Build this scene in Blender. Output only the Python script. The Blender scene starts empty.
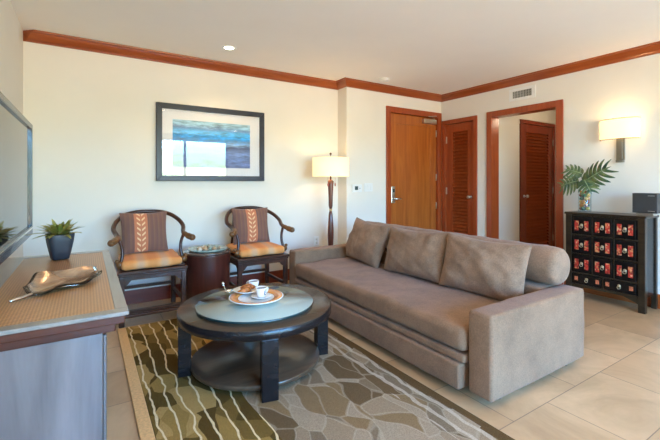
import bpy, bmesh, math, random
from mathutils import Vector, Matrix, noise
random.seed(7)
PI = math.pi
SC = bpy.context.scene
COL = SC.collection

# ------------------------------------------------------------------ materials
def new_mat(name):
    m = bpy.data.materials.new(name); m.use_nodes = True
    nt = m.node_tree; nt.nodes.clear()
    out = nt.nodes.new('ShaderNodeOutputMaterial')
    b = nt.nodes.new('ShaderNodeBsdfPrincipled')
    nt.links.new(b.outputs[0], out.inputs[0])
    return m, nt, b, out

def N(nt, t, **kw):
    n = nt.nodes.new(t)
    for k, v in kw.items():
        if k in n.inputs.keys(): n.inputs[k].default_value = v
        else: setattr(n, k, v)
    return n

def coords(nt, scale=(1, 1, 1), rot=(0, 0, 0), loc=(0, 0, 0), src='Object'):
    tc = nt.nodes.new('ShaderNodeTexCoord'); mp = nt.nodes.new('ShaderNodeMapping')
    nt.links.new(tc.outputs[src], mp.inputs[0])
    mp.inputs['Scale'].default_value = scale; mp.inputs['Rotation'].default_value = rot; mp.inputs['Location'].default_value = loc
    return mp.outputs[0]

def ramp(nt, fac, stops, interp='LINEAR'):
    r = nt.nodes.new('ShaderNodeValToRGB'); r.color_ramp.interpolation = interp
    el = r.color_ramp.elements
    while len(el) < len(stops): el.new(0.5)
    for e, (p, c) in zip(el, stops):
        e.position = p; e.color = (c[0], c[1], c[2], 1)
    nt.links.new(fac, r.inputs[0]); return r.outputs[0]

def mathn(nt, op, a, b=None, c=None):
    n = nt.nodes.new('ShaderNodeMath'); n.operation = op
    for i, v in enumerate((a, b, c)):
        if v is None: continue
        if isinstance(v, (int, float)): n.inputs[i].default_value = v
        else: nt.links.new(v, n.inputs[i])
    return n.outputs[0]

def mixc(nt, fac, a, b):
    n = nt.nodes.new('ShaderNodeMix'); n.data_type = 'RGBA'
    for s, v in ((0, fac), (6, a), (7, b)):
        if isinstance(v, (int, float)): n.inputs[s].default_value = v
        elif isinstance(v, tuple): n.inputs[s].default_value = (v[0], v[1], v[2], 1)
        else: nt.links.new(v, n.inputs[s])
    return n.outputs[2]

def bump(nt, b, h, strength=.2, dist=.01):
    n = nt.nodes.new('ShaderNodeBump'); n.inputs['Strength'].default_value = strength; n.inputs['Distance'].default_value = dist
    nt.links.new(h, n.inputs['Height']); nt.links.new(n.outputs[0], b.inputs['Normal'])

def plain(name, col, rough=.5, metal=0, spec=.5, coat=0, vary=.06, scale=20, sheen=0, emit=None, estr=0, bmp=0):
    m, nt, b, out = new_mat(name)
    v = coords(nt)
    nz = N(nt, 'ShaderNodeTexNoise', Scale=scale, Detail=3.0); nt.links.new(v, nz.inputs['Vector'])
    lo = tuple(max(0, c * (1 - vary)) for c in col); hi = tuple(min(1, c * (1 + vary)) for c in col)
    nt.links.new(ramp(nt, nz.outputs[0], [(.3, lo), (.7, hi)]), b.inputs['Base Color'])
    b.inputs['Roughness'].default_value = rough; b.inputs['Metallic'].default_value = metal
    b.inputs['Specular IOR Level'].default_value = spec; b.inputs['Coat Weight'].default_value = coat
    b.inputs['Sheen Weight'].default_value = sheen
    if emit: b.inputs['Emission Color'].default_value = (*emit, 1); b.inputs['Emission Strength'].default_value = estr
    if bmp: bump(nt, b, nz.outputs[0], bmp, .004)
    return m

def wood(name, dark, light, axis='z', rough=.35, coat=.2, scale=1.0, spec=.5):
    m, nt, b, out = new_mat(name)
    s = {'x': (1.2, 14, 14), 'y': (14, 1.2, 14), 'z': (14, 14, 1.2)}[axis]
    v = coords(nt, tuple(q * scale for q in s))
    nz = N(nt, 'ShaderNodeTexNoise', Scale=1.6, Detail=6.0, Roughness=.6, Distortion=.6); nt.links.new(v, nz.inputs['Vector'])
    nt.links.new(ramp(nt, nz.outputs[0], [(.28, dark), (.5, tuple((a + c) / 2 for a, c in zip(dark, light))), (.74, light)]), b.inputs['Base Color'])
    b.inputs['Roughness'].default_value = rough; b.inputs['Coat Weight'].default_value = coat; b.inputs['Coat Roughness'].default_value = .15
    b.inputs['Specular IOR Level'].default_value = spec
    bump(nt, b, nz.outputs[0], .06, .002)
    return m

def fabric(name, col, vary=.14, sheen=.3, big=5.0):
    m, nt, b, out = new_mat(name)
    v = coords(nt)
    n1 = N(nt, 'ShaderNodeTexNoise', Scale=big, Detail=5.0, Roughness=.65); nt.links.new(v, n1.inputs['Vector'])
    n2 = N(nt, 'ShaderNodeTexNoise', Scale=130.0, Detail=2.0); nt.links.new(v, n2.inputs['Vector'])
    s = mathn(nt, 'ADD', mathn(nt, 'MULTIPLY', n1.outputs[0], .6), mathn(nt, 'MULTIPLY', n2.outputs[0], .4))
    nt.links.new(ramp(nt, s, [(.36, tuple(c * (1 - vary) for c in col)), (.64, tuple(c * (1 + vary) for c in col))]), b.inputs['Base Color'])
    b.inputs['Roughness'].default_value = .85; b.inputs['Sheen Weight'].default_value = sheen; b.inputs['Specular IOR Level'].default_value = .25
    bump(nt, b, s, .25, .006)
    return m

WALL = plain('wall_paint', (.81, .765, .685), .75, vary=.015, scale=3, spec=.2)
CEIL = plain('ceiling_paint', (.94, .88, .80), .85, vary=.01, scale=3, spec=.1)
KOA = wood('reddish_trim_wood', (.23, .045, .010), (.40, .098, .021), 'x', .3, .3)
KOAY = wood('reddish_trim_wood_y', (.23, .045, .010), (.40, .098, .021), 'y', .3, .3)
KOAZ = wood('reddish_trim_wood_z', (.26, .038, .008), (.40, .078, .017), 'z', .3, .3)
DOORW = wood('orange_door_wood', (.30, .068, .010), (.50, .145, .024), 'z', .3, .15, .8)
LOUV = wood('red_louver_wood', (.27, .045, .010), (.44, .088, .019), 'x', .35, .2)
LOUVZ = wood('red_louver_wood_z', (.18, .024, .007), (.30, .045, .012), 'z', .35, .2)
BASEB = wood('dark_red_baseboard', (.13, .02, .01), (.24, .04, .016), 'x', .35, .2)
ESP = wood('espresso_wood', (.006, .005, .006), (.018, .014, .014), 'x', .25, .1, .6, .35)
ESPT = wood('espresso_table_top', (.030, .018, .012), (.085, .052, .032), 'x', .25, .15, .6, .4)
SHELF = wood('espresso_shelf_top', (.045, .026, .016), (.12, .07, .04), 'x', .28, .15, .6, .4)
CHW = wood('carved_brown_wood', (.028, .009, .005), (.085, .026, .012), 'x', .3, .1, 1, .4)
CHG = wood('worn_golden_wood', (.09, .035, .010), (.22, .09, .028), 'x', .33, .15, 1, .4)
DRUM = wood('drum_red_brown_wood', (.040, .009, .006), (.11, .026, .016), 'z', .28, .15, .7, .4)
CONW = wood('console_grey_wood', (.16, .14, .12), (.30, .26, .22), 'y', .3, .5)
CONF = wood('console_front_wood', (.085, .065, .06), (.20, .16, .15), 'z', .3, .5, .5, .8)
CONR = wood('console_red_edge', (.05, .013, .007), (.11, .03, .014), 'x', .3, .05, 1, .3)
LACQ = plain('black_lacquer', (.006, .005, .005), .25, vary=.3, spec=.35)
LACQE = wood('worn_lacquer_edge', (.010, .006, .004), (.045, .028, .014), 'y', .28, .1, 1, .35)
SOFA = fabric('taupe_chenille', (.25, .143, .082), .26, .12)
SOFAP = fabric('taupe_pillow_chenille', (.265, .160, .098), .28, .15, 7)
METAL = plain('brushed_nickel', (.62, .60, .56), .3, 1)
CHROME = plain('polished_silver', (.85, .84, .82), .15, 1)
BRONZE = plain('aged_bronze', (.16, .11, .07), .35, .9)
BRASS = plain('brass', (.75, .55, .25), .3, 1)
WHITE = plain('white_plastic', (.82, .82, .80), .4, vary=.02)
DARKP = plain('dark_display', (.06, .08, .08), .2)
BLACKP = plain('black_plastic', (.02, .02, .022), .35, vary=.2)
CERW = plain('white_ceramic', (.85, .84, .82), .15, vary=.02, coat=.5)
LOGO = plain('navy_print', (.03, .05, .14), .4)
COFF = plain('coffee', (.10, .04, .015), .2)

def glass_mat(name, tint=(1, 1, 1), f0=.06, rough=0.0, body=None, bodyfac=0.0):
    m = bpy.data.materials.new(name); m.use_nodes = True; nt = m.node_tree; nt.nodes.clear()
    out = nt.nodes.new('ShaderNodeOutputMaterial')
    tr = nt.nodes.new('ShaderNodeBsdfTransparent'); tr.inputs[0].default_value = (*tint, 1)
    gl = nt.nodes.new('ShaderNodeBsdfGlossy'); gl.inputs['Roughness'].default_value = rough
    fr = nt.nodes.new('ShaderNodeFresnel'); fr.inputs['IOR'].default_value = (1 + math.sqrt(f0)) / (1 - math.sqrt(f0))
    mx = nt.nodes.new('ShaderNodeMixShader')
    base = tr.outputs[0]
    if body:
        df = nt.nodes.new('ShaderNodeBsdfDiffuse'); df.inputs[0].default_value = (*body, 1)
        m2 = nt.nodes.new('ShaderNodeMixShader'); m2.inputs[0].default_value = bodyfac
        nt.links.new(tr.outputs[0], m2.inputs[1]); nt.links.new(df.outputs[0], m2.inputs[2]); base = m2.outputs[0]
    ge = nt.nodes.new('ShaderNodeNewGeometry')
    nt.links.new(mathn(nt, 'MULTIPLY', fr.outputs[0], mathn(nt, 'SUBTRACT', 1.0, ge.outputs['Backfacing'])), mx.inputs[0]); nt.links.new(base, mx.inputs[1]); nt.links.new(gl.outputs[0], mx.inputs[2])
    nt.links.new(mx.outputs[0], out.inputs[0]); return m

PANE = glass_mat('window_glass', (.97, .99, .98), .04)
PICG = glass_mat('picture_glass', (.99, .99, .99), .09)
VASEG = glass_mat('vase_glass', (.95, .98, .98), .06, 0, (.7, .8, .82), .03)
TABG = glass_mat('frosted_table_glass', (.8, .9, .9), .09, .02, (.50, .55, .48), .72)
TABG_E = plain('glass_edge_green', (.008, .035, .04), .1, coat=.5)

def shade_mat(name, col, strength):
    m, nt, b, out = new_mat(name)
    v = coords(nt, (60, 60, 60)); nz = N(nt, 'ShaderNodeTexNoise', Scale=3.0); nt.links.new(v, nz.inputs['Vector'])
    nt.links.new(ramp(nt, nz.outputs[0], [(.3, tuple(c * .96 for c in col)), (.7, col)]), b.inputs['Base Color'])
    b.inputs['Roughness'].default_value = .9
    b.inputs['Emission Color'].default_value = (1, .74, .40, 1); b.inputs['Emission Strength'].default_value = strength
    return m

def tile_mat():
    m, nt, b, out = new_mat('beige_stone_tile')
    v = coords(nt, (1, 1, 1), (0, 0, 0), (.055, .115, 0))
    br = nt.nodes.new('ShaderNodeTexBrick')
    br.offset = .5; br.inputs['Scale'].default_value = 1; br.inputs['Brick Width'].default_value = .61; br.inputs['Row Height'].default_value = .405
    br.inputs['Mortar Size'].default_value = .0025; br.inputs['Mortar Smooth'].default_value = .2
    br.inputs['Color1'].default_value = (.66, .45, .26, 1); br.inputs['Color2'].default_value = (.47, .29, .15, 1); br.inputs['Mortar'].default_value = (.24, .16, .10, 1)
    nt.links.new(v, br.inputs['Vector'])
    nz = N(nt, 'ShaderNodeTexNoise', Scale=2.2, Detail=7.0, Roughness=.65, Distortion=.8); nt.links.new(v, nz.inputs['Vector'])
    c = ramp(nt, nz.outputs[0], [(.3, (.74, .70, .64)), (.7, (1.14, 1.12, 1.08))])
    mx = nt.nodes.new('ShaderNodeMix'); mx.data_type = 'RGBA'; mx.blend_type = 'MULTIPLY'; mx.inputs[0].default_value = 1
    nt.links.new(br.outputs[0], mx.inputs[6]); nt.links.new(c, mx.inputs[7]); nt.links.new(mx.outputs[2], b.inputs['Base Color'])
    b.inputs['Roughness'].default_value = .28; b.inputs['Specular IOR Level'].default_value = .5
    bump(nt, b, br.outputs['Fac'], -.15, .003)
    return m
TILE = tile_mat()

def rug_mat():
    m, nt, b, out = new_mat('leaf_and_wave_rug')
    v = coords(nt)
    sep = nt.nodes.new('ShaderNodeSeparateXYZ'); nt.links.new(v, sep.inputs[0]); x, y = sep.outputs[0], sep.outputs[1]
    # leaf patches
    dn = N(nt, 'ShaderNodeTexNoise', Scale=2.0, Detail=2.0); nt.links.new(v, dn.inputs['Vector'])
    mp = nt.nodes.new('ShaderNodeVectorMath'); mp.operation = 'MULTIPLY_ADD'; mp.inputs[1].default_value = (.35, .35, 0); nt.links.new(dn.outputs[1], mp.inputs[0]); nt.links.new(v, mp.inputs[2])
    vs = nt.nodes.new('ShaderNodeMapping'); vs.inputs['Scale'].default_value = (9, 5, 1); vs.inputs['Rotation'].default_value = (0, 0, .7); nt.links.new(mp.outputs[0], vs.inputs[0])
    vo = nt.nodes.new('ShaderNodeTexVoronoi'); vo.inputs['Scale'].default_value = 1; nt.links.new(vs.outputs[0], vo.inputs['Vector'])
    ve = nt.nodes.new('ShaderNodeTexVoronoi'); ve.feature = 'DISTANCE_TO_EDGE'; ve.inputs['Scale'].default_value = 1; nt.links.new(vs.outputs[0], ve.inputs['Vector'])
    cs = nt.nodes.new('ShaderNodeSeparateColor'); nt.links.new(vo.outputs['Color'], cs.inputs[0])
    left = ramp(nt, cs.outputs[0], [(0, (.10, .06, .018)), (.30, (.17, .105, .03)), (.42, (.30, .185, .055)), (.60, (.115, .07, .02)), (.82, (.40, .25, .085))], 'CONSTANT')
    right = ramp(nt, cs.outputs[1], [(0, (.29, .21, .13)), (.3, (.20, .145, .09)), (.5, (.33, .25, .165)), (.72, (.23, .15, .075)), (.88, (.14, .09, .045))], 'CONSTANT')
    edge = ramp(nt, ve.outputs['Distance'], [(0, (1, 1, 1)), (.022, (1, 1, 1)), (.04, (0, 0, 0))])
    right = mixc(nt, mathn(nt, 'MULTIPLY', edge, .3), right, (.50, .42, .30))
    gold = mixc(nt, dn.outputs[0], (.52, .26, .06), (.64, .36, .10))
    # wavy cream lines running along the rug on the left third
    wn = N(nt, 'ShaderNodeTexNoise', Scale=5.0, Detail=2.0); nt.links.new(v, wn.inputs['Vector'])
    ph = mathn(nt, 'ADD', mathn(nt, 'MULTIPLY', x, 13.5), mathn(nt, 'MULTIPLY', wn.outputs[0], 1.1))
    fr = mathn(nt, 'FRACT', ph)
    line = mathn(nt, 'LESS_THAN', fr, .13)
    left = mixc(nt, mathn(nt, 'MULTIPLY', line, .9), left, (.78, .62, .36))
    # zones
    zl = mathn(nt, 'LESS_THAN', mathn(nt, 'ADD', x, mathn(nt, 'MULTIPLY', dn.outputs[0], .12)), -.13)
    zg = mathn(nt, 'MULTIPLY', mathn(nt, 'GREATER_THAN', mathn(nt, 'ADD', y, mathn(nt, 'MULTIPLY', cs.outputs[2], .15)), .48), mathn(nt, 'LESS_THAN', x, .25))
    col = mixc(nt, zg, right, gold)
    col = mixc(nt, zl, col, left)
    # pale stripes near the right edge, dark band on the edge, tan binding on the left
    w2 = mathn(nt, 'MULTIPLY', mathn(nt, 'GREATER_THAN', x, .50), mathn(nt, 'LESS_THAN', mathn(nt, 'FRACT', ph), .3))
    col = mixc(nt, mathn(nt, 'MULTIPLY', w2, .55), col, (.60, .50, .38))
    col = mixc(nt, mathn(nt, 'GREATER_THAN', mathn(nt, 'ADD', x, mathn(nt, 'MULTIPLY', cs.outputs[2], .03)), .675), col, (.12, .07, .03))
    fz = N(nt, 'ShaderNodeTexNoise', Scale=220.0, Detail=1.0); nt.links.new(v, fz.inputs['Vector'])
    f2 = ramp(nt, fz.outputs[0], [(.3, (.82, .82, .82)), (.7, (1.15, 1.15, 1.15))])
    mx = nt.nodes.new('ShaderNodeMix'); mx.data_type = 'RGBA'; mx.blend_type = 'MULTIPLY'; mx.inputs[0].default_value = 1
    nt.links.new(col, mx.inputs[6]); nt.links.new(f2, mx.inputs[7]); nt.links.new(mx.outputs[2], b.inputs['Base Color'])
    b.inputs['Roughness'].default_value = 1; b.inputs['Specular IOR Level'].default_value = .0
    bump(nt, b, fz.outputs[0], .3, .004)
    return m
RUG = rug_mat()

def weave_mat():
    m, nt, b, out = new_mat('woven_tan_inlay')
    v = coords(nt, (1, 1, 1), (0, 0, 0))
    ck = nt.nodes.new('ShaderNodeTexWave'); ck.wave_type = 'BANDS'; ck.bands_direction = 'DIAGONAL'; ck.inputs['Scale'].default_value = 42; ck.inputs['Distortion'].default_value = 1.5; ck.inputs['Detail'].default_value = 1
    nt.links.new(v, ck.inputs['Vector'])
    c2 = nt.nodes.new('ShaderNodeTexWave'); c2.bands_direction = 'X'; c2.inputs['Scale'].default_value = 30; nt.links.new(v, c2.inputs['Vector'])
    s = mathn(nt, 'ADD', mathn(nt, 'MULTIPLY', ck.outputs[1], .6), mathn(nt, 'MULTIPLY', c2.outputs[1], .4))
    nt.links.new(ramp(nt, s, [(.2, (.30, .13, .04)), (.8, (.62, .31, .115))]), b.inputs['Base Color'])
    b.inputs['Roughness'].default_value = .38; b.inputs['Coat Weight'].default_value = .25; b.inputs['Coat Roughness'].default_value = .2
    bump(nt, b, s, .25, .003)
    return m
WEAVE = weave_mat()

def throw_mat(name, stripe_x, half):
    """brown cushion cover with an orange central band carrying a light chevron"""
    m, nt, b, out = new_mat(name)
    v = coords(nt); sep = nt.nodes.new('ShaderNodeSeparateXYZ'); nt.links.new(v, sep.inputs[0]); x, z = sep.outputs[0], sep.outputs[2]
    dx = mathn(nt, 'ABSOLUTE', mathn(nt, 'SUBTRACT', x, stripe_x))
    inb = mathn(nt, 'LESS_THAN', dx, half)
    vee = mathn(nt, 'FRACT', mathn(nt, 'MULTIPLY', mathn(nt, 'SUBTRACT', z, mathn(nt, 'MULTIPLY', dx, .9)), 22))
    v1 = mathn(nt, 'MULTIPLY', mathn(nt, 'LESS_THAN', vee, .38), mathn(nt, 'LESS_THAN', dx, half * .62))
    sp = mathn(nt, 'GREATER_THAN', dx, .006)
    v1 = mathn(nt, 'MULTIPLY', v1, sp)
    st = mathn(nt, 'FRACT', mathn(nt, 'MULTIPLY', x, 26))
    body = ramp(nt, st, [(0, (.20, .085, .055)), (.6, (.165, .075, .058)), (.85, (.22, .10, .06))])
    c = mixc(nt, inb, body, (.52, .17, .075))
    c = mixc(nt, v1, c, (.80, .52, .28))
    nt.links.new(c, b.inputs['Base Color']); b.inputs['Roughness'].default_value = .8; b.inputs['Sheen Weight'].default_value = .3
    fz = N(nt, 'ShaderNodeTexNoise', Scale=150.0); nt.links.new(v, fz.inputs['Vector']); bump(nt, b, fz.outputs[0], .2, .003)
    return m
THROW1 = throw_mat('chevron_cover_left', -.035, .055)
THROW2 = throw_mat('chevron_cover_right', -.005, .055)

def seatpad_mat():
    m, nt, b, out = new_mat('orange_silk_pad')
    v = coords(nt); w = nt.nodes.new('ShaderNodeTexWave'); w.bands_direction = 'X'; w.inputs['Scale'].default_value = 1.7; w.inputs['Distortion'].default_value = .8
    nt.links.new(v, w.inputs['Vector'])
    nt.links.new(ramp(nt, w.outputs[1], [(.15, (.72, .27, .075)), (.6, (.78, .35, .12)), (.95, (.66, .36, .20))]), b.inputs['Base Color'])
    b.inputs['Roughness'].default_value = .65; b.inputs['Specular IOR Level'].default_value = .2; b.inputs['Sheen Weight'].default_value = .05
    return m
PAD = seatpad_mat()

def art_mat():
    m, nt, b, out = new_mat('blue_seascape_print')
    v = coords(nt, (1, 1, 1)); sep = nt.nodes.new('ShaderNodeSeparateXYZ'); nt.links.new(v, sep.inputs[0]); z = sep.outputs[2]
    v2 = coords(nt, (3, 1, 16)); nz = N(nt, 'ShaderNodeTexNoise', Scale=2.2, Detail=6.0, Roughness=.7); nt.links.new(v2, nz.inputs['Vector'])
    t = mathn(nt, 'ADD', mathn(nt, 'MULTIPLY', mathn(nt, 'ADD', z, .24), 2.0), mathn(nt, 'MULTIPLY', mathn(nt, 'SUBTRACT', nz.outputs[0], .5), .28))
    c = ramp(nt, t, [(0, (.09, .12, .24)), (.3, (.14, .20, .36)), (.42, (.05, .07, .14)), (.50, (.20, .30, .42)), (.60, (.02, .20, .42)), (.74, (.03, .30, .52)), (.80, (.06, .16, .30)), (.88, (.20, .34, .40)), (1, (.26, .38, .42))])
    f = ramp(nt, nz.outputs[0], [(.35, (.7, .75, .8)), (.65, (2.0, 2.3, 2.6))])
    mx = nt.nodes.new('ShaderNodeMix'); mx.data_type = 'RGBA'; mx.blend_type = 'MULTIPLY'; mx.inputs[0].default_value = 1
    nt.links.new(c, mx.inputs[6]); nt.links.new(f, mx.inputs[7]); nt.links.new(mx.outputs[2], b.inputs['Base Color'])
    b.inputs['Roughness'].default_value = .7; return m
ART = art_mat()

def leaf_mat(name, c1, c2, rough=.35):
    m, nt, b, out = new_mat(name)
    v = coords(nt); nz = N(nt, 'ShaderNodeTexNoise', Scale=14.0, Detail=3.0); nt.links.new(v, nz.inputs['Vector'])
    nt.links.new(ramp(nt, nz.outputs[0], [(.35, c1), (.65, c2)]), b.inputs['Base Color']); b.inputs['Roughness'].default_value = rough
    return m
MONS = leaf_mat('monstera_green', (.02, .07, .035), (.15, .19, .06))
AGAV = leaf_mat('yellow_green_blade', (.25, .32, .05), (.85, .72, .22))
TRAYM = plain('hammered_silver', (.55, .50, .45), .22, .95, vary=.25, scale=30, bmp=.3)
TRAYB = wood('bronzed_leaf_inside', (.10, .04, .018), (.62, .42, .26), 'x', .22, .3)
TRAYB.node_tree.nodes['Principled BSDF'].inputs['Metallic'].default_value = .7
def red_mat():
    m, nt, b, out = new_mat('red_gold_painting'); v = coords(nt)
    vo = nt.nodes.new('ShaderNodeTexVoronoi'); vo.inputs['Scale'].default_value = 75; nt.links.new(v, vo.inputs['Vector'])
    cs = nt.nodes.new('ShaderNodeSeparateColor'); nt.links.new(vo.outputs['Color'], cs.inputs[0])
    nt.links.new(ramp(nt, cs.outputs[0], [(0, (.42, .02, .012)), (.40, (.55, .05, .03)), (.62, (.16, .015, .01)), (.74, (.60, .24, .09)), (.9, (.70, .36, .20))], 'CONSTANT'), b.inputs['Base Color'])
    b.inputs['Roughness'].default_value = .4; return m
RED = red_mat()
RED2 = plain('faded_orange_painting', (.52, .14, .06), .4, vary=.6, scale=70)
POT = plain('blue_grey_ceramic', (.03, .035, .045), .5, vary=.1, coat=.1)

# ------------------------------------------------------------------ mesh helpers
def B(): return bmesh.new()

def add_bm(dst, src, M=None):
    me = bpy.data.meshes.new('t'); src.to_mesh(me); src.free()
    if M is not None: me.transform(M)
    dst.from_mesh(me); bpy.data.meshes.remove(me)

def box(bm, x0, x1, y0, y1, z0, z1, bev=0, seg=2, M=None):
    t = bmesh.new(); bmesh.ops.create_cube(t, size=1)
    bmesh.ops.scale(t, vec=(x1 - x0, y1 - y0, z1 - z0), verts=t.verts)
    bmesh.ops.translate(t, vec=((x0 + x1) / 2, (y0 + y1) / 2, (z0 + z1) / 2), verts=t.verts)
    if bev: bmesh.ops.bevel(t, geom=t.edges[:], offset=bev, segments=seg, profile=.5, affect='EDGES')
    add_bm(bm, t, M); return bm

def prism(bm, pts, axis, a, b, bev=0):
    """extrude a polygon of 2-D pts along axis from a to b"""
    t = bmesh.new()
    def p3(p, w): return {'x': (w, p[0], p[1]), 'y': (p[0], w, p[1]), 'z': (p[0], p[1], w)}[axis]
    A = [t.verts.new(p3(p, a)) for p in pts]; C = [t.verts.new(p3(p, b)) for p in pts]
    t.faces.new(A); t.faces.new(C[::-1]); n = len(pts)
    for i in range(n): t.faces.new((A[i], C[i], C[(i + 1) % n], A[(i + 1) % n]))
    bmesh.ops.recalc_face_normals(t, faces=t.faces[:])
    if bev: bmesh.ops.bevel(t, geom=t.edges[:], offset=bev, segments=2, profile=.5, affect='EDGES')
    add_bm(bm, t); return bm

def lathe(bm, prof, c=(0, 0, 0), seg=32, sx=1, sy=1, M=None):
    t = bmesh.new(); rings = []
    for r, z in prof:
        if r < 1e-5: rings.append([t.verts.new((0, 0, z))])
        else: rings.append([t.verts.new((r * sx * math.cos(2 * PI * k / seg), r * sy * math.sin(2 * PI * k / seg), z)) for k in range(seg)])
    for a, b in zip(rings, rings[1:]):
        for k in range(seg):
            k2 = (k + 1) % seg
            if len(a) == 1 and len(b) == 1: continue
            if len(a) == 1: t.faces.new((a[0], b[k2], b[k]))
            elif len(b) == 1: t.faces.new((a[k], a[k2], b[0]))
            else: t.faces.new((a[k], a[k2], b[k2], b[k]))
    for f in t.faces: f.smooth = True
    bmesh.ops.recalc_face_normals(t, faces=t.faces[:])
    bmesh.ops.translate(t, vec=c, verts=t.verts)
    add_bm(bm, t, M); return bm

def tube(bm, pts, rad, seg=10, flat=1.0):
    """swept tube through pts with per-point radius"""
    pts = [Vector(p) for p in pts]
    if not hasattr(rad, '__len__'): rad = [rad] * len(pts)
    t = bmesh.new(); rings = []; up = None
    for i, p in enumerate(pts):
        d = (pts[min(i + 1, len(pts) - 1)] - pts[max(i - 1, 0)]).normalized()
        if up is None:
            up = Vector((0, 0, 1)) if abs(d.z) < .9 else Vector((0, 1, 0))
        s = d.cross(up).normalized(); up = s.cross(d).normalized()
        rings.append([t.verts.new(p + rad[i] * (math.cos(2 * PI * k / seg) * s + flat * math.sin(2 * PI * k / seg) * up)) for k in range(seg)])
    for a, b in zip(rings, rings[1:]):
        for k in range(seg): t.faces.new((a[k], a[(k + 1) % seg], b[(k + 1) % seg], b[k]))
    t.faces.new(rings[0][::-1]); t.faces.new(rings[-1])
    for f in t.faces: f.smooth = len(f.verts) == 4
    bmesh.ops.recalc_face_normals(t, faces=t.faces[:])
    add_bm(bm, t); return bm

def smooth_path(pts, n=6):
    """Catmull-Rom through the points"""
    P = [Vector(p) for p in pts]; out = []
    for i in range(len(P) - 1):
        p0, p1, p2, p3 = P[max(i - 1, 0)], P[i], P[i + 1], P[min(i + 2, len(P) - 1)]
        for k in range(n):
            t = k / n
            out.append(.5 * ((2 * p1) + (-p0 + p2) * t + (2 * p0 - 5 * p1 + 4 * p2 - p3) * t * t + (-p0 + 3 * p1 - 3 * p2 + p3) * t ** 3))
    out.append(P[-1]); return out

def pillow(bm, w, h, th, seed=0, wr=.006, ear=.07, nx=36, ny=28, pw=2.6, sag=0.0):
    """stuffed cushion standing in the XZ plane, thickness along Y, centre at origin"""
    t = bmesh.new()
    def pt(u, v, s):
        x = w / 2 * u * (1 - ear * (1 - v * v)); z = h / 2 * v * (1 - ear * (1 - u * u))
        e = max(0, (1 - abs(u) ** pw) * (1 - abs(v) ** pw))
        z += -sag * h * (1 - abs(u)) * .5 * (1 + v)
        n = noise.noise(Vector((u * 1.7 + seed * 3.1, v * 1.7, s * 2 + seed))) * 1.2 + noise.noise(Vector((u * 5 + seed, v * 3.2, s + seed * 2))) * .6
        crease = noise.noise(Vector((u * 3 + v * 4 + seed, u - v, seed * 1.3)))
        y = s * (th / 2 * e ** .55 + (wr * n + wr * .8 * abs(crease)) * min(1, e * 3))
        return (x, y, z)
    F = {}; K = {}
    for i in range(nx + 1):
        for j in range(ny + 1):
            u = math.sin((i / nx * 2 - 1) * PI / 2 * .92) / math.sin(PI / 2 * .92); v = math.sin((j / ny * 2 - 1) * PI / 2 * .92) / math.sin(PI / 2 * .92)
            F[i, j] = t.verts.new(pt(u, v, -1))
            K[i, j] = F[i, j] if i in (0, nx) or j in (0, ny) else t.verts.new(pt(u, v, 1))
    for i in range(nx):
        for j in range(ny):
            t.faces.new((F[i, j], F[i + 1, j], F[i + 1, j + 1], F[i, j + 1]))
            try: t.faces.new((K[i, j], K[i, j + 1], K[i + 1, j + 1], K[i + 1, j]))
            except ValueError: pass
    for f in t.faces: f.smooth = True
    bmesh.ops.recalc_face_normals(t, faces=t.faces[:])
    add_bm(bm, t); return bm

def softbox(bm, x0, x1, y0, y1, z0, z1, r, seg=4, div=.09, amp=.004, seed=0):
    """upholstered block: rounded edges, subdivided and slightly uneven"""
    t = bmesh.new(); bmesh.ops.create_cube(t, size=1)
    bmesh.ops.scale(t, vec=(x1 - x0, y1 - y0, z1 - z0), verts=t.verts)
    bmesh.ops.translate(t, vec=((x0 + x1) / 2, (y0 + y1) / 2, (z0 + z1) / 2), verts=t.verts)
    bmesh.ops.bevel(t, geom=t.edges[:], offset=r, segments=seg, profile=.5, affect='EDGES')
    for ax, (a, b) in enumerate(((x0, x1), (y0, y1), (z0, z1))):
        n = int((b - a - 2 * r) / div)
        for k in range(1, n + 1):
            co = [0, 0, 0]; no = [0, 0, 0]; co[ax] = a + r + (b - a - 2 * r) * k / (n + 1); no[ax] = 1
            bmesh.ops.bisect_plane(t, geom=t.verts[:] + t.edges[:] + t.faces[:], plane_co=co, plane_no=no)
    t.normal_update()
    for v in t.verts:
        n = noise.noise(v.co * 6 + Vector((seed, 0, 0))) * amp + noise.noise(v.co * 17 + Vector((0, seed, 0))) * amp * .4
        v.co += v.normal * (n - amp * .4)
    for f in t.faces: f.smooth = True
    add_bm(bm, t); return bm

def obj(name, bm, m, parent=None, loc=(0, 0, 0), rot=(0, 0, 0)):
    me = bpy.data.meshes.new(name); bm.to_mesh(me); bm.free(); me.materials.append(m)
    o = bpy.data.objects.new(name, me); COL.objects.link(o)
    if parent: o.parent = parent
    o.location = loc; o.rotation_euler = rot
    return o

def thing(name, label, cat, loc=(0, 0, 0), rot=(0, 0, 0), group=None):
    o = bpy.data.objects.new(name, None); COL.objects.link(o); o.empty_display_size = .1
    o.location = loc; o.rotation_euler = rot; o['label'] = label; o['category'] = cat
    if group: o['group'] = group
    return o

def tag(o, label, cat, group=None):
    o['label'] = label; o['category'] = cat
    if group: o['group'] = group
    return o

def struct(name, bm, m, **kw):
    o = obj(name, bm, m, **kw)
    if not o.parent: o['kind'] = 'structure'
    return o

def sroot(name, label=None, loc=(0, 0, 0)):
    o = bpy.data.objects.new(name, None); COL.objects.link(o); o['kind'] = 'structure'; o.location = loc
    if label: o['label'] = label
    return o

def dup(root, loc, label, group=None, rotz=None):
    def cp(o, parent):
        c = o.copy(); COL.objects.link(c); c.parent = parent
        for ch in o.children: cp(ch, c)
        return c
    r = cp(root, None); r.location = loc; r['label'] = label
    if group: r['group'] = group
    if rotz is not None: r.rotation_euler.z = rotz
    return r

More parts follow.
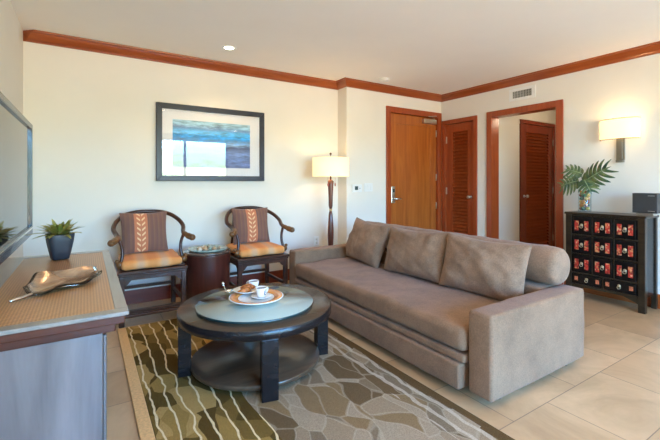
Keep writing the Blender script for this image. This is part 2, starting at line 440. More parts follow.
# ------------------------------------------------------------------ room
XL, YB, XJ, YE, XR, ZC, YF = -.457, 4.15, 2.765, 3.95, 4.50, 2.47, -2.6
T = .14
b = B(); box(b, XL - T, 7.4, YF - T, YB + T + .1, -.12, 0); struct('floor', b, TILE)
b = B(); box(b, XL - T, XR + T, YF - T, YB + T, ZC, ZC + .12); struct('ceiling', b, CEIL)
b = B(); box(b, XL - T, XL, YF - T, YB + T, 0, ZC); struct('wall_left', b, WALL)
b = B(); box(b, XL, XJ, YB, YB + T, 0, ZC); struct('wall_back', b, WALL)
# entry wall with the door opening cut out, and its short return face
DX0, DX1, DZ = 3.49, 4.41, 2.13
b = B()
box(b, XJ, DX0 - .02, YE, YB + T, 0, ZC); box(b, DX1 + .02, XR, YE, YB + T, 0, ZC); box(b, DX0 - .02, DX1 + .02, YE, YB + T, DZ + .02, ZC)
struct('wall_entry', b, WALL)
b = B(); box(b, DX0 - .3, DX1 + .3, YB + T + .02, YB + T + .08, 0, ZC); struct('wall_corridor', b, WALL)
# right wall: closet opening Y 3.37-3.86, hallway opening Y 2.27-3.09
C0, C1, CZ = 3.375, 3.86, 2.03
H0, H1, HZ = 2.275, 3.09, 2.03
b = B()
box(b, XR, XR + T, YF - T, H0 - .02, 0, ZC); box(b, XR, XR + T, H1 + .02, C0 - .02, 0, ZC); box(b, XR, XR + T, C1 + .02, YB + T, 0, ZC)
box(b, XR, XR + T, H0 - .02, H1 + .02, HZ + .02, ZC); box(b, XR, XR + T, C0 - .02, C1 + .02, CZ + .02, ZC)
struct('wall_right', b, WALL)
# closet interior back
b = B(); box(b, XR + .62, XR + .70, 3.32, 4.1, 0, 2.3); box(b, XR + T, XR + .62, 3.32, 3.34, 0, 2.3); box(b, XR + T, XR + .70, 4.1, 4.2, 0, 2.3); struct('wall_closet', b, WALL)
# hallway beyond
HY = 3.20; LX0, LX1 = 5.36, 6.22
b = B()
box(b, XR + T, LX0 - .06, HY, HY + .1, 0, 2.3); box(b, LX1 + .06, 7.3, HY, HY + .1, 0, 2.3); box(b, LX0 - .06, LX1 + .06, HY, HY + .1, 2.10, 2.3)
struct('wall_hallway', b, WALL)
b = B(); box(b, LX0 - .1, LX1 + .1, HY + .5, HY + .56, 0, 2.3); box(b, LX0 - .1, LX0 - .06, HY + .1, HY + .5, 0, 2.3); box(b, LX1 + .06, LX1 + .1, HY + .1, HY + .5, 0, 2.3); struct('wall_hallway_closet', b, WALL)
b = B(); box(b, 7.3, 7.4, 1.8, HY + .6, 0, 2.3); struct('wall_hallway_end', b, WALL)
b = B(); box(b, XR + T, 7.4, 1.8, 1.9, 0, 2.3); struct('wall_hallway_right', b, WALL)
b = B(); box(b, XR + T, 7.4, 1.8, YB + .1, 2.3, 2.4); struct('ceiling_hallway', b, CEIL)
# front wall (behind the camera) with wide balcony window
W0, W1, WZ = -.10, 3.45, 2.36
b = B()
box(b, XL, W0, YF - T, YF, 0, ZC); box(b, W1, XR, YF - T, YF, 0, ZC); box(b, W0, W1, YF - T, YF, WZ, ZC)
struct('wall_front', b, WALL)
wr = sroot('window_1')
b = B()
for x in (W0 + .03, 1.08, 2.26, W1 - .03): box(b, x - .03, x + .03, YF - .09, YF - .03, 0, WZ, .004)
box(b, W0, W1, YF - .09, YF - .03, WZ - .06, WZ, .004); box(b, W0, W1, YF - .09, YF - .03, 0, .05, .004)
obj('window_frame', b, plain('bronze_aluminium', (.25, .22, .19), .4, .6), wr)
b = B()
for a, c in ((W0 + .06, 1.05), (1.11, 2.23), (2.29, W1 - .06)): box(b, a, c, YF - .065, YF - .057, .05, WZ - .06)
obj('window_pane', b, PANE, wr)
# balcony outside
b = B(); box(b, -1.2, 5.2, YF - 2.0, YF - T, -.12, -.01); struct('floor_balcony', b, TILE)

# crown moulding (profile distance from wall, height)
def crown(name, p0, p1, nrm, m, m0=0, m1=0):
    """moulding from p0 to p1 along the wall; nrm points into the room; m0/m1 mitre: +1 outer, -1 inner corner"""
    prof = [(0, -.09), (.012, -.09), (.018, -.078), (.028, -.07), (.055, -.032), (.062, -.018), (.078, -.014), (.08, 0), (0, 0)]
    p0 = Vector(p0); p1 = Vector(p1); n = Vector(nrm); d = (p1 - p0).normalized(); t = bmesh.new()
    A = [t.verts.new((*(p0 + n * a - d * (m0 * a)), ZC + z)) for a, z in prof]
    C = [t.verts.new((*(p1 + n * a + d * (m1 * a)), ZC + z)) for a, z in prof]
    t.faces.new(A); t.faces.new(C[::-1]); k = len(prof)
    for i in range(k): t.faces.new((A[i], C[i], C[(i + 1) % k], A[(i + 1) % k]))
    bmesh.ops.recalc_face_normals(t, faces=t.faces[:])
    return struct(name, t, m)
crown('trim_1', (XL, YB), (XJ, YB), (0, -1), KOA, -1, -1)
crown('trim_2', (XJ, YB), (XJ, YE), (-1, 0), KOAY, -1, 1)
crown('trim_3', (XJ, YE), (XR, YE), (0, -1), KOA, 1, -1)
crown('trim_4', (XR, YE), (XR, YF), (-1, 0), KOAY, -1, -1)
def base(name, x0, x1, y0, y1, m):
    b = B(); box(b, x0, x1, y0, y1, 0, .135, .004); return struct(name, b, m)
base('baseboard_back', XL, XJ, YB - .016, YB, BASEB)
base('baseboard_entry', XJ - .016, DX0 - .085, YE - .016, YE, BASEB)
base('baseboard_return', XJ - .016, XJ, YE, YB - .016, BASEB)
base('baseboard_left', XL, XL + .016, YF, YB - .016, KOAY)
base('baseboard_right', XR - .016, XR, YF, H0 - .085, KOAY)

def frame_y(name, x0, x1, yw, ztop, w=.08, d=.02):     # casing round an opening in a wall facing -Y
    b = B()
    box(b, x0 - w, x0, yw - d, yw, 0, ztop + w, .003); box(b, x1, x1 + w, yw - d, yw, 0, ztop + w, .003)
    box(b, x0, x1, yw - d, yw, ztop, ztop + w, .003)
    return b
def frame_x(x_w, y0, y1, ztop, w=.075, d=.02, jamb=T):
    b = B()
    box(b, x_w - d, x_w, y0 - w, y0, 0, ztop + w, .003); box(b, x_w - d, x_w, y1, y1 + w, 0, ztop + w, .003)
    box(b, x_w - d, x_w, y0, y1, ztop, ztop + w, .003)
    box(b, x_w, x_w + jamb, y0 - .018, y0, 0, ztop); box(b, x_w, x_w + jamb, y1, y1 + .018, 0, ztop); box(b, x_w, x_w + jamb, y0, y1, ztop, ztop + .018)
    return b

# entry door
d = sroot('door_1')
b = frame_y('f', DX0, DX1, YE, DZ); box(b, DX0 - .018, DX0, YE, YB, 0, DZ); box(b, DX1, DX1 + .018, YE, YB, 0, DZ); box(b, DX0, DX1, YE, YB, DZ, DZ + .018)
obj('door_frame', b, KOAZ, d)
b = B(); y0, y1 = YE + .02, YE + .062
box(b, DX0 + .003, DX0 + .12, y0, y1, .01, DZ - .004, .002); box(b, DX1 - .12, DX1 - .003, y0, y1, .01, DZ - .004, .002)
box(b, DX0 + .12, DX1 - .12, y0, y1, DZ - .14, DZ - .004, .002); box(b, DX0 + .12, DX1 - .12, y0, y1, .01, .2, .002)
box(b, DX0 + .12, DX1 - .12, y0 + .01, y1, .2, DZ - .14)
leaf = obj('door_leaf', b, DOORW, d)
b = B(); box(b, DX0 + .03, DX0 + .10, y0 - .012, y0, .89, 1.12, .008); obj('lock_plate', b, METAL, leaf)
b = B(); lathe(b, [(0, 0), (.018, 0), (.018, .045), (0, .045)], M=Matrix.Translation((DX0 + .065, y0 - .005, .95)) @ Matrix.Rotation(PI / 2, 4, 'X'))
tube(b, [(DX0 + .065, y0 - .045, .95), (DX0 + .12, y0 - .05, .95), (DX0 + .18, y0 - .045, .945)], [.011, .010, .008]); obj('door_handle', b, METAL, leaf)
b = B(); box(b, DX0 + .045, DX0 + .085, y0 - .018, y0 - .012, 1.04, 1.085, .003); obj('key_card_reader', b, DARKP, leaf)
b = B(); box(b, DX1 - .30, DX1 - .04, y0 - .055, y0, DZ - .10, DZ - .03, .008); obj('door_closer', b, METAL, leaf)
b = B(); tube(b, [(DX1 - .08, y0 - .04, DZ - .03), (DX1 - .08, y0 - .04, DZ - .012), (DX1 - .26, y0 - .10, DZ - .008), (DX1 - .05, YE - .03, DZ + .02)], .008, 8); obj('closer_arm', b, METAL, leaf)
for z in (.25, .83, 1.25, 1.9):
    b = B(); tube(b, [(DX1 - .002, YE + .012, z - .05), (DX1 - .002, YE + .012, z + .05)], .009, 8); obj('hinge', b, METAL, leaf)

def louver_door(root, w, ztop, rails, knob_side, M, slatm, framem, st=.10):
    """door leaf in local x 0..w, facing -Y"""
    b = B(); th = .035
    box(b, 0, st, 0, th, .01, ztop, .002, M=M); box(b, w - st, w, 0, th, .01, ztop, .002, M=M)
    zs = [(.01, .2)] + rails + [(ztop - .12, ztop)]
    for a, c in zs: box(b, st, w - st, 0, th, a, c, .002, M=M)
    lf = obj('door_leaf', b, framem, root)
    b = B()
    for (a0, a1), (c0, c1) in zip(zs, zs[1:]):
        z = a1 + .018
        while z < c0 - .005:
            box(b, st, w - st, -.036, .036, -.0045, .0045, M=M @ Matrix.Translation((0, .026, z)) @ Matrix.Rotation(math.radians(42), 4, 'X') ); z += .048
    obj('louver_panel', b, slatm, lf)
    kx = st / 2 if knob_side < 0 else w - st / 2
    b = B(); lathe(b, [(0, 0), (.022, 0), (.022, .006), (.009, .012), (.009, .035), (.024, .045), (.027, .056), (.02, .066), (0, .069)], M=M @ Matrix.Translation((kx, 0, .97)) @ Matrix.Rotation(PI / 2, 4, 'X'), seg=20)
    obj('door_knob', b, METAL, lf)
    hx = w if knob_side < 0 else 0
    for z in (.3, 1.05, 1.8):
        b = B(); t = bmesh.new(); box(t, hx - .012, hx + .012, -.012, 0, z - .05, z + .05, .003); add_bm(b, t, M); obj('hinge', b, METAL, lf)
# closet door in right wall (faces -X)
d = sroot('door_2'); obj('door_frame', frame_x(XR, C0, C1, CZ, .06), KOAZ, d)
Mx = Matrix.Translation((XR + .012, C1 - .003, 0)) @ Matrix.Rotation(-PI / 2, 4, 'Z')
louver_door(d, C1 - C0 - .006, CZ - .004, [], 1, Mx, LOUV, KOAZ, .11)
# hallway opening casing
struct('trim_6', frame_x(XR, H0, H1, HZ), KOAZ)
# hallway louvered door
d = sroot('door_3')
b = frame_y('f', LX0, LX1, HY, 2.04, .05, .015); obj('door_frame', b, LOUVZ, d)
louver_door(d, LX1 - LX0 - .006, 2.036, [], -1, Matrix.Translation((LX0 + .003, HY + .004, 0)), LOUV, LOUVZ, .12)

# ------------------------------------------------------------------ ceiling and wall fixtures
def downlight(x, y, label):
    t = thing('recessed_downlight', label, 'ceiling light', (x, y, ZC), group='recessed ceiling lights')
    b = B(); lathe(b, [(.045, -.001), (.050, -.006), (.062, -.008), (.070, -.004), (.070, 0), (.045, 0)], seg=28); obj('trim_ring', b, WHITE, t)
    b = B(); lathe(b, [(0, -.002), (.045, -.002), (.045, 0), (0, 0)], seg=24)
    obj('lamp_lens', b, plain('lit_lens', (1, .9, .75), .4, emit=(1, .82, .55), estr=14), t)
    l = bpy.data.lights.new('downlight', 'SPOT'); l.energy = 1.0 * DL; l.color = (1, .70, .42); l.spot_size = math.radians(125); l.spot_blend = .8; l.shadow_soft_size = .05
    o = bpy.data.objects.new('downlight_lamp', l); COL.objects.link(o); o.parent = t; o.location = (0, 0, -.03)
DL = 28
downlight(1.156, 3.62, 'small lit recessed downlight in the ceiling above the framed picture')
b = B(); lathe(b, [(0, -.03), (.045, -.03), (.062, -.018), (.068, -.006), (.068, 0), (0, 0)], seg=28)
t = thing('smoke_detector', 'round white smoke detector on the ceiling near the entry door', 'smoke detector', (3.14, 3.66, ZC)); obj('cover', b, WHITE, t)
b = B(); lathe(b, [(0, -.036), (.02, -.036), (.024, -.03), (0, -.03)], seg=20); obj('sensor_cap', b, WHITE, t)
# vent in right wall above hallway opening
t = thing('air_vent', 'white framed air vent grille high on the wall above the hallway opening', 'vent', (XR, 2.68, 2.262))
t.scale = (1, 1.12, 1.05)
b = B()
for a in ((-.15, .15, -.07, -.04), (-.15, .15, .04, .07), (-.15, -.11, -.04, .04), (.11, .15, -.04, .04)): box(b, -.012, 0, a[0], a[1], a[2], a[3], .002)
obj('frame', b, WHITE, t)
b = B(); box(b, -.002, 0, -.11, .11, -.04, .04); obj('duct_backing', b, plain('dark_duct', (.05, .05, .05), .7), t)
b = B()
for k in range(13): box(b, -.010, -.002, -.106 + k * .0176 - .0028, -.106 + k * .0176 + .0028, -.04, .04)
for z in (-.013, .013): box(b, -.008, -.003, -.11, .11, z - .001, z + .001)
obj('grille', b, plain('vent_grey', (.5, .5, .48), .5), t)
# thermostat and switch
t = thing('thermostat', 'white wall thermostat with dark display between the floor lamp and entry door', 'thermostat', (2.915, YE, 1.10))
b = B(); box(b, -.075, .075, -.025, 0, -.05, .05, .006); obj('housing', b, WHITE, t)
b = B(); box(b, -.04, .01, -.028, -.025, -.022, .026, .001); obj('display', b, DARKP, t)
b = B(); box(b, .032, .045, -.029, -.025, -.01, .005, .001); obj('button', b, plain('grey_button', (.4, .4, .4), .5), t)
t = thing('light_switch', 'white triple light switch plate right of the thermostat', 'light switch', (3.11, YE, 1.11))
b = B(); box(b, -.07, .07, -.007, 0, -.055, .055, .003); obj('switch_plate', b, WHITE, t)
for k in (-1, 0, 1):
    b = B(); box(b, k * .042 - .015, k * .042 + .015, -.012, -.007, -.03, .03, .002); obj('rocker', b, WHITE, t)
t = thing('wall_outlet', 'white wall outlet low on the wall beside the floor lamp pole', 'outlet', (2.44, YB, .44))
b = B(); box(b, -.036, .036, -.006, 0, -.057, .057, .003); obj('outlet_plate', b, WHITE, t)
b = B()
for z in (-.022, .022): lathe(b, [(0, 0), (.015, 0), (.015, .003), (0, .003)], M=Matrix.Translation((0, -.006, z)) @ Matrix.Rotation(PI / 2, 4, 'X'), seg=16)
obj('socket', b, plain('ivory', (.7, .68, .6), .4), t)

# sconce
SX = 4.5
t = thing('wall_sconce', 'lit wall sconce with cream fabric shade above the red-drawer cabinet', 'wall lamp', (SX, 1.655, 1.70))
SH2 = shade_mat('sconce_shade_fabric', (.78, .66, .46), 1.5)
b = B(); n = 20; outl = []
for k in range(n + 1):
    a = -PI / 2 + PI * k / n; outl.append((-.02 - .115 * abs(math.cos(a)) ** .6, .165 * math.sin(a)))
prof_o = outl; tb = bmesh.new()
for (z0, z1) in ((-.095, .10),):
    ro = [[tb.verts.new((x, y, z)) for x, y in prof_o] for z in (z0, z1)]
    ri = [[tb.verts.new((x + .004 if x < -.03 else x, y * .975, z)) for x, y in prof_o] for z in (z0, z1)]
    for k in range(n):
        tb.faces.new((ro[0][k], ro[0][k + 1], ro[1][k + 1], ro[1][k])); tb.faces.new((ri[0][k], ri[1][k], ri[1][k + 1], ri[0][k + 1]))
        for q in (0, 1): tb.faces.new((ro[q][k], ri[q][k], ri[q][k + 1], ro[q][k + 1]))
for f in tb.faces: f.smooth = True
sh = obj('lamp_shade', tb, SH2, t)
BRK = plain('pewter', (.30, .27, .22), .35, .9)
for z in (-.097, .102):
    b = B(); tube(b, [(x, y, z) for x, y in prof_o], .0035, 6); obj('shade_rim', b, BRONZE, sh)
b = B(); box(b, -.02, 0, -.035, .035, -.30, .06, .003); box(b, -.035, -.02, -.022, .022, -.29, -.09, .003); box(b, -.045, 0, -.03, .03, -.325, -.30, .003); obj('bracket', b, BRK, t)
b = B(); tube(b, [(-.02, 0, 0), (-.07, 0, -.03), (-.07, 0, .0)], .006, 8); lathe(b, [(0, 0), (.014, 0), (.014, .03), (0, .03)], (-.07, 0, -.0), 12); obj('lamp_holder', b, BRONZE, t)
b = B(); lathe(b, [(0, .03), (.012, .03), (.024, .055), (.026, .07), (.018, .09), (0, .095)], (-.07, 0, 0), 16)
obj('bulb', b, plain('lit_bulb', (1, 1, 1), .3, emit=(1, .75, .42), estr=25), t)
def point(name, loc, e, col=(1, .66, .34), r=.03):
    l = bpy.data.lights.new(name, 'POINT'); l.energy = e; l.color = col; l.shadow_soft_size = r
    o = bpy.data.objects.new(name, l); COL.objects.link(o); o.location = loc; return o
p = point('sconce_light', (-.08, 0, .07), 34, r=.02); p.parent = t

# floor lamp
t = thing('floor_lamp', 'lit floor lamp with wide cream drum shade behind the far sofa arm', 'lamp', (2.43, 3.80, 0))
b = B(); lathe(b, [(0, 0), (.14, 0), (.145, .008), (.135, .02), (.04, .03), (.02, .045), (0, .045)]); obj('base', b, BRONZE, t)
LW = wood('lamp_post_wood', (.09, .025, .014), (.20, .06, .03), 'z', .3, .4)
b = B(); lathe(b, [(0, .045), (.017, .045), (.022, .12), (.026, .35), (.036, .55), (.036, .62), (.024, .80), (.016, .835), (0, .835)], seg=20); obj('pole', b, LW, t)
b = B(); lathe(b, [(0, .835), (.014, .835), (.019, .845), (.019, .855), (.014, .865), (0, .865)], seg=20); obj('collar', b, BRASS, t)
b = B(); lathe(b, [(0, .865), (.016, .865), (.024, .90), (.026, 1.0), (.033, 1.14), (.036, 1.19), (.018, 1.205), (0, 1.205)], seg=20); obj('pole', b, LW, t)
b = B(); lathe(b, [(0, 1.205), (.01, 1.205), (.01, 1.31), (.018, 1.31), (.018, 1.34), (0, 1.34)], seg=16); tube(b, [(0, 0, 1.34), (0, 0, 1.50)], .004, 6)
for a in (0, 2 * PI / 3, 4 * PI / 3): tube(b, [(0, 0, 1.455), (.21 * math.cos(a), .21 * math.sin(a), 1.455)], .0025, 6)
obj('lamp_stem', b, BRONZE, t)
b = B(); lathe(b, [(0, 1.50), (.009, 1.50), (.014, 1.512), (.012, 1.524), (0, 1.528)], seg=16); obj('finial', b, BRONZE, t)
for s in (-1, 1):
    b = B(); tube(b, [(s * .05, -.02, 1.235), (s * .05, -.02, 1.17)], .0015, 6); lathe(b, [(0, 1.13), (.006, 1.13), (.008, 1.15), (.004, 1.17), (0, 1.17)], (s * .05, -.02, 0), 10); obj('pull_chain', b, plain('red_wood_pull', (.35, .05, .03), .4), t)
b = B(); lathe(b, [(.215, 1.245), (.215, 1.465), (.211, 1.465), (.211, 1.245), (.215, 1.245)], seg=56); obj('lamp_shade', b, shade_mat('drum_shade_fabric', (.78, .66, .46), 1.0), t)
b = B(); lathe(b, [(0, 1.33), (.012, 1.33), (.026, 1.37), (.028, 1.39), (.018, 1.41), (0, 1.415)], (.0, .0, 0), 16); obj('bulb', b, plain('lit_bulb_lamp', (1, 1, 1), .3, emit=(1, .75, .42), estr=20), t)
p = point('lamp_light', (0, 0, 1.38), 60, r=.03); p.parent = t

# ------------------------------------------------------------------ framed picture
t = thing('framed_picture', 'large dark blue framed seascape print with white mat on the back wall', 'picture', (1.155, YB, 1.583))
w2, h2, f = .573, .393, .055
b = B()
for pts in ([(-w2, h2), (w2, h2), (w2 - f, h2 - f), (-w2 + f, h2 - f)], [(-w2, -h2), (-w2 + f, -h2 + f), (w2 - f, -h2 + f), (w2, -h2)],
            [(-w2, -h2), (-w2, h2), (-w2 + f, h2 - f), (-w2 + f, -h2 + f)], [(w2, h2), (w2, -h2), (w2 - f, -h2 + f), (w2 - f, h2 - f)]):
    prism(b, pts, 'y', -.035, 0, .004)
obj('picture_frame', b, plain('dark_slate_frame', (.022, .026, .045), .35, vary=.15, spec=.4), t)
b = B(); box(b, -w2 + f - .005, w2 - f + .005, -.014, -.004, -h2 + f - .005, h2 - f + .005); obj('mat_board', b, plain('white_mat', (.80, .80, .82), .8, vary=.01), t)
b = B(); box(b, -.418, .405, -.016, -.0141, -.25, .238); obj('print', b, ART, t)
b = B(); box(b, -w2 + f - .004, w2 - f + .004, -.020, -.018, -h2 + f - .004, h2 - f + .004); obj('glass_pane', b, PICG, t)

# ------------------------------------------------------------------ television
t = thing('television', 'flat screen television on the left wall above the woven-top console', 'television', (-.28, 2.40, 1.195))
L2, Z2 = .57, .337
b = B()
box(b, -.055, 0, -L2, L2, Z2 - .03, Z2, .004); box(b, -.055, 0, -L2, L2, -Z2, -Z2 + .055, .004)
box(b, -.055, 0, -L2, -L2 + .03, -Z2 + .05, Z2 - .03); box(b, -.055, 0, L2 - .03, L2, -Z2 + .05, Z2 - .03); box(b, -.07, -.018, -L2 + .01, L2 - .01, -Z2 + .01, Z2 - .01, .01)
obj('bezel', b, plain('gloss_black_bezel', (.018, .03, .055), .25, coat=.25, vary=.1), t)
b = B(); box(b, -.018, -.012, -L2 + .028, L2 - .028, -Z2 + .05, Z2 - .028)
m, nt, bs, out = new_mat('screen_glass'); v = coords(nt); nz = N(nt, 'ShaderNodeTexNoise', Scale=2.0); nt.links.new(v, nz.inputs['Vector'])
nt.links.new(ramp(nt, nz.outputs[0], [(0, (.010, .012, .015)), (1, (.014, .016, .02))]), bs.inputs['Base Color']); bs.inputs['Roughness'].default_value = .04; bs.inputs['IOR'].default_value = 2.0
obj('screen', b, m, t)
b = B(); box(b, -.004, .004, -L2 + .02, L2 - .02, -Z2 + .040, -Z2 + .050, .001); obj('silver_strip', b, CHROME, t)
b = B(); box(b, -.15, -.07, -.09, .09, -.12, .12, .006); box(b, -.172, -.15, -.2, .2, -.2, .2, .004); obj('wall_bracket', b, BLACKP, t)

# ------------------------------------------------------------------ console
CX0, CX1, CY0, CY1, CZt = XL + .02, .128, 1.537, 3.0, .72
t = thing('media_console', 'wooden media console with woven tan inlaid top beneath the television', 'console table', ((CX0 + CX1) / 2, (CY0 + CY1) / 2, 0))
hx, hy = (CX1 - CX0) / 2, (CY1 - CY0) / 2; bw = .042
b = B()
fy = .05; fx = .042
box(b, -hx, hx, -hy, -hy + fy, CZt - .015, CZt, .003); box(b, -hx, hx, hy - .075, hy, CZt - .015, CZt, .003)
box(b, -hx, -hx + .12, -hy + fy, hy - .075, CZt - .015, CZt, .003); box(b, hx - fx, hx, -hy + fy, hy - .075, CZt - .015, CZt, .003)
obj('top_frame', b, CONW, t)
b = B(); box(b, -hx + .12, hx - fx, -hy + fy, hy - .075, CZt - .015, CZt - .002); obj('woven_inlay', b, WEAVE, t)
b = B(); box(b, -hx + .01, hx - .012, -hy + .012, hy - .012, CZt - .045, CZt - .0155, .004); box(b, -hx + .02, hx - .04, -hy + .03, hy - .03, CZt - .075, CZt - .045, .004); obj('top_moulding', b, CONR, t)
b = B(); box(b, -hx + .02, hx - .078, -hy + .06, hy - .06, .06, CZt - .075, .004); box(b, -hx + .04, hx - .10, -hy + .09, hy - .09, 0, .06); obj('cabinet_body', b, CONF, t)
for k in range(3):
    ya = -hy + .07 + k * (2 * hy - .14) / 3; yb = ya + (2 * hy - .14) / 3 - .01
    b = B(); box(b, hx - .078, hx - .066, ya, yb, .08, CZt - .095, .004); dd = obj('door', b, CONF, t)

# leaf tray on console
t = thing('leaf_tray', 'silver and bronze leaf-shaped tray on the woven console top', 'tray', (-.095, 2.04, CZt), (0, 0, math.radians(50)))
def leaf_dish(inner):
    tb = bmesh.new(); n, mm = 30, 12; G = {}
    for i in range(n + 1):
        s = i / n; x = -.15 + .36 * s
        wd = .098 * (math.sin(PI * min(1, s * .93 + .05)) ** .62) * (1 - .15 * math.sin(s * 9))
        for j in range(mm + 1):
            q = j / mm * 2 - 1
            zz = .004 + .036 * (.45 if q < 0 else 1.5) * abs(q) ** 2.0 * (.45 + .55 * math.sin(PI * s)) + .022 * max(0, s - .78) / .22 + .008 * max(0, .12 - s) / .12
            zz += .006 * math.sin(s * 14 + q * 2) * abs(q)
            G[i, j] = tb.verts.new((x, q * wd + .02 * math.sin(s * 4), zz + (.005 if inner else 0)))
    for i in range(n):
        for j in range(mm): tb.faces.new((G[i, j], G[i + 1, j], G[i + 1, j + 1], G[i, j + 1]))
    if not inner:
        r = bmesh.ops.solidify(tb, geom=tb.faces[:], thickness=-.003)
    for f in tb.faces: f.smooth = True
    return tb
tb = leaf_dish(False); mn = min(v.co.z for v in tb.verts); bmesh.ops.translate(tb, vec=(0, 0, -mn), verts=tb.verts)
tube(tb, smooth_path([(-.14, .0, .010), (-.18, .0, .010), (-.225, .012, .006)]), [.008] * 6 + [.007] * 6 + [.004], 8); obj('leaf_dish', tb, TRAYM, t)
tb = leaf_dish(True); bmesh.ops.scale(tb, vec=(.9, .86, .92), verts=tb.verts); bmesh.ops.translate(tb, vec=(0, 0, -mn + .0045), verts=tb.verts); obj('bronzed_inside', tb, TRAYB, t)

# planter on console
t = thing('potted_plant', 'spiky yellow-green plant in a tapered blue-grey square pot beside the television', 'potted plant', (-.135, 2.80, CZt), (0, 0, .25))
tb = bmesh.new(); rings = []
for z, r in ((0, .036), (.004, .043), (.05, .053), (.10, .062), (.145, .068), (.150, .067), (.150, .061), (.125, .060)):
    ring = []
    for k in range(32):
        a = 2 * PI * k / 32; c, s = math.cos(a), math.sin(a); q = (abs(c) ** 5 + abs(s) ** 5) ** (-1 / 5)
        ring.append(tb.verts.new((r * q * c, r * q * s, z)))
    rings.append(ring)
for a, c in zip(rings, rings[1:]):
    for k in range(32): tb.faces.new((a[k], a[(k + 1) % 32], c[(k + 1) % 32], c[k]))
tb.faces.new(rings[0][::-1]); tb.faces.new(rings[-1])
for f in tb.faces: f.smooth = True
obj('planter', tb, POT, t)
b = B(); lathe(b, [(0, .130), (.058, .128), (.045, .138), (0, .142)], seg=24); obj('soil', b, plain('soil', (.05, .03, .02), .9, vary=.5), t)
def blade(tb, base, az, elev, L, w, droop, n=8, V=.25):
    d = Vector((math.cos(az), math.sin(az), 0)); s = Vector((-math.sin(az), math.cos(az), 0)); p = Vector(base); e = elev; prev = None
    for i in range(n + 1):
        q = i / n; wd = w * (1 - q) ** .6 * (.55 + .9 * min(1, q * 3)) * .6 + .0004
        up = Vector((0, 0, 1)) * math.cos(e) - d * math.sin(e)
        row = [tb.verts.new(p - s * wd + up * wd * V), tb.verts.new(p), tb.verts.new(p + s * wd + up * wd * V)]
        if prev:
            for k in (0, 1): tb.faces.new((prev[k], prev[k + 1], row[k + 1], row[k]))
        prev = row; p = p + (d * math.cos(e) + Vector((0, 0, 1)) * math.sin(e)) * (L / n); e -= droop / n
rnd = random.Random(3)
for c in range(46):
    tb = bmesh.new(); az = rnd.uniform(0, 2 * PI); el = rnd.uniform(.25, 1.35)
    L = rnd.uniform(.09, .15) * (1.15 if el < .7 else .85)
    blade(tb, (.02 * math.cos(az), .02 * math.sin(az), .138), az, el, L, .023, rnd.uniform(.3, .9))
    for f in tb.faces: f.smooth = True
    bmesh.ops.solidify(tb, geom=tb.faces[:], thickness=.0012)
    obj('leaf', tb, AGAV, t)

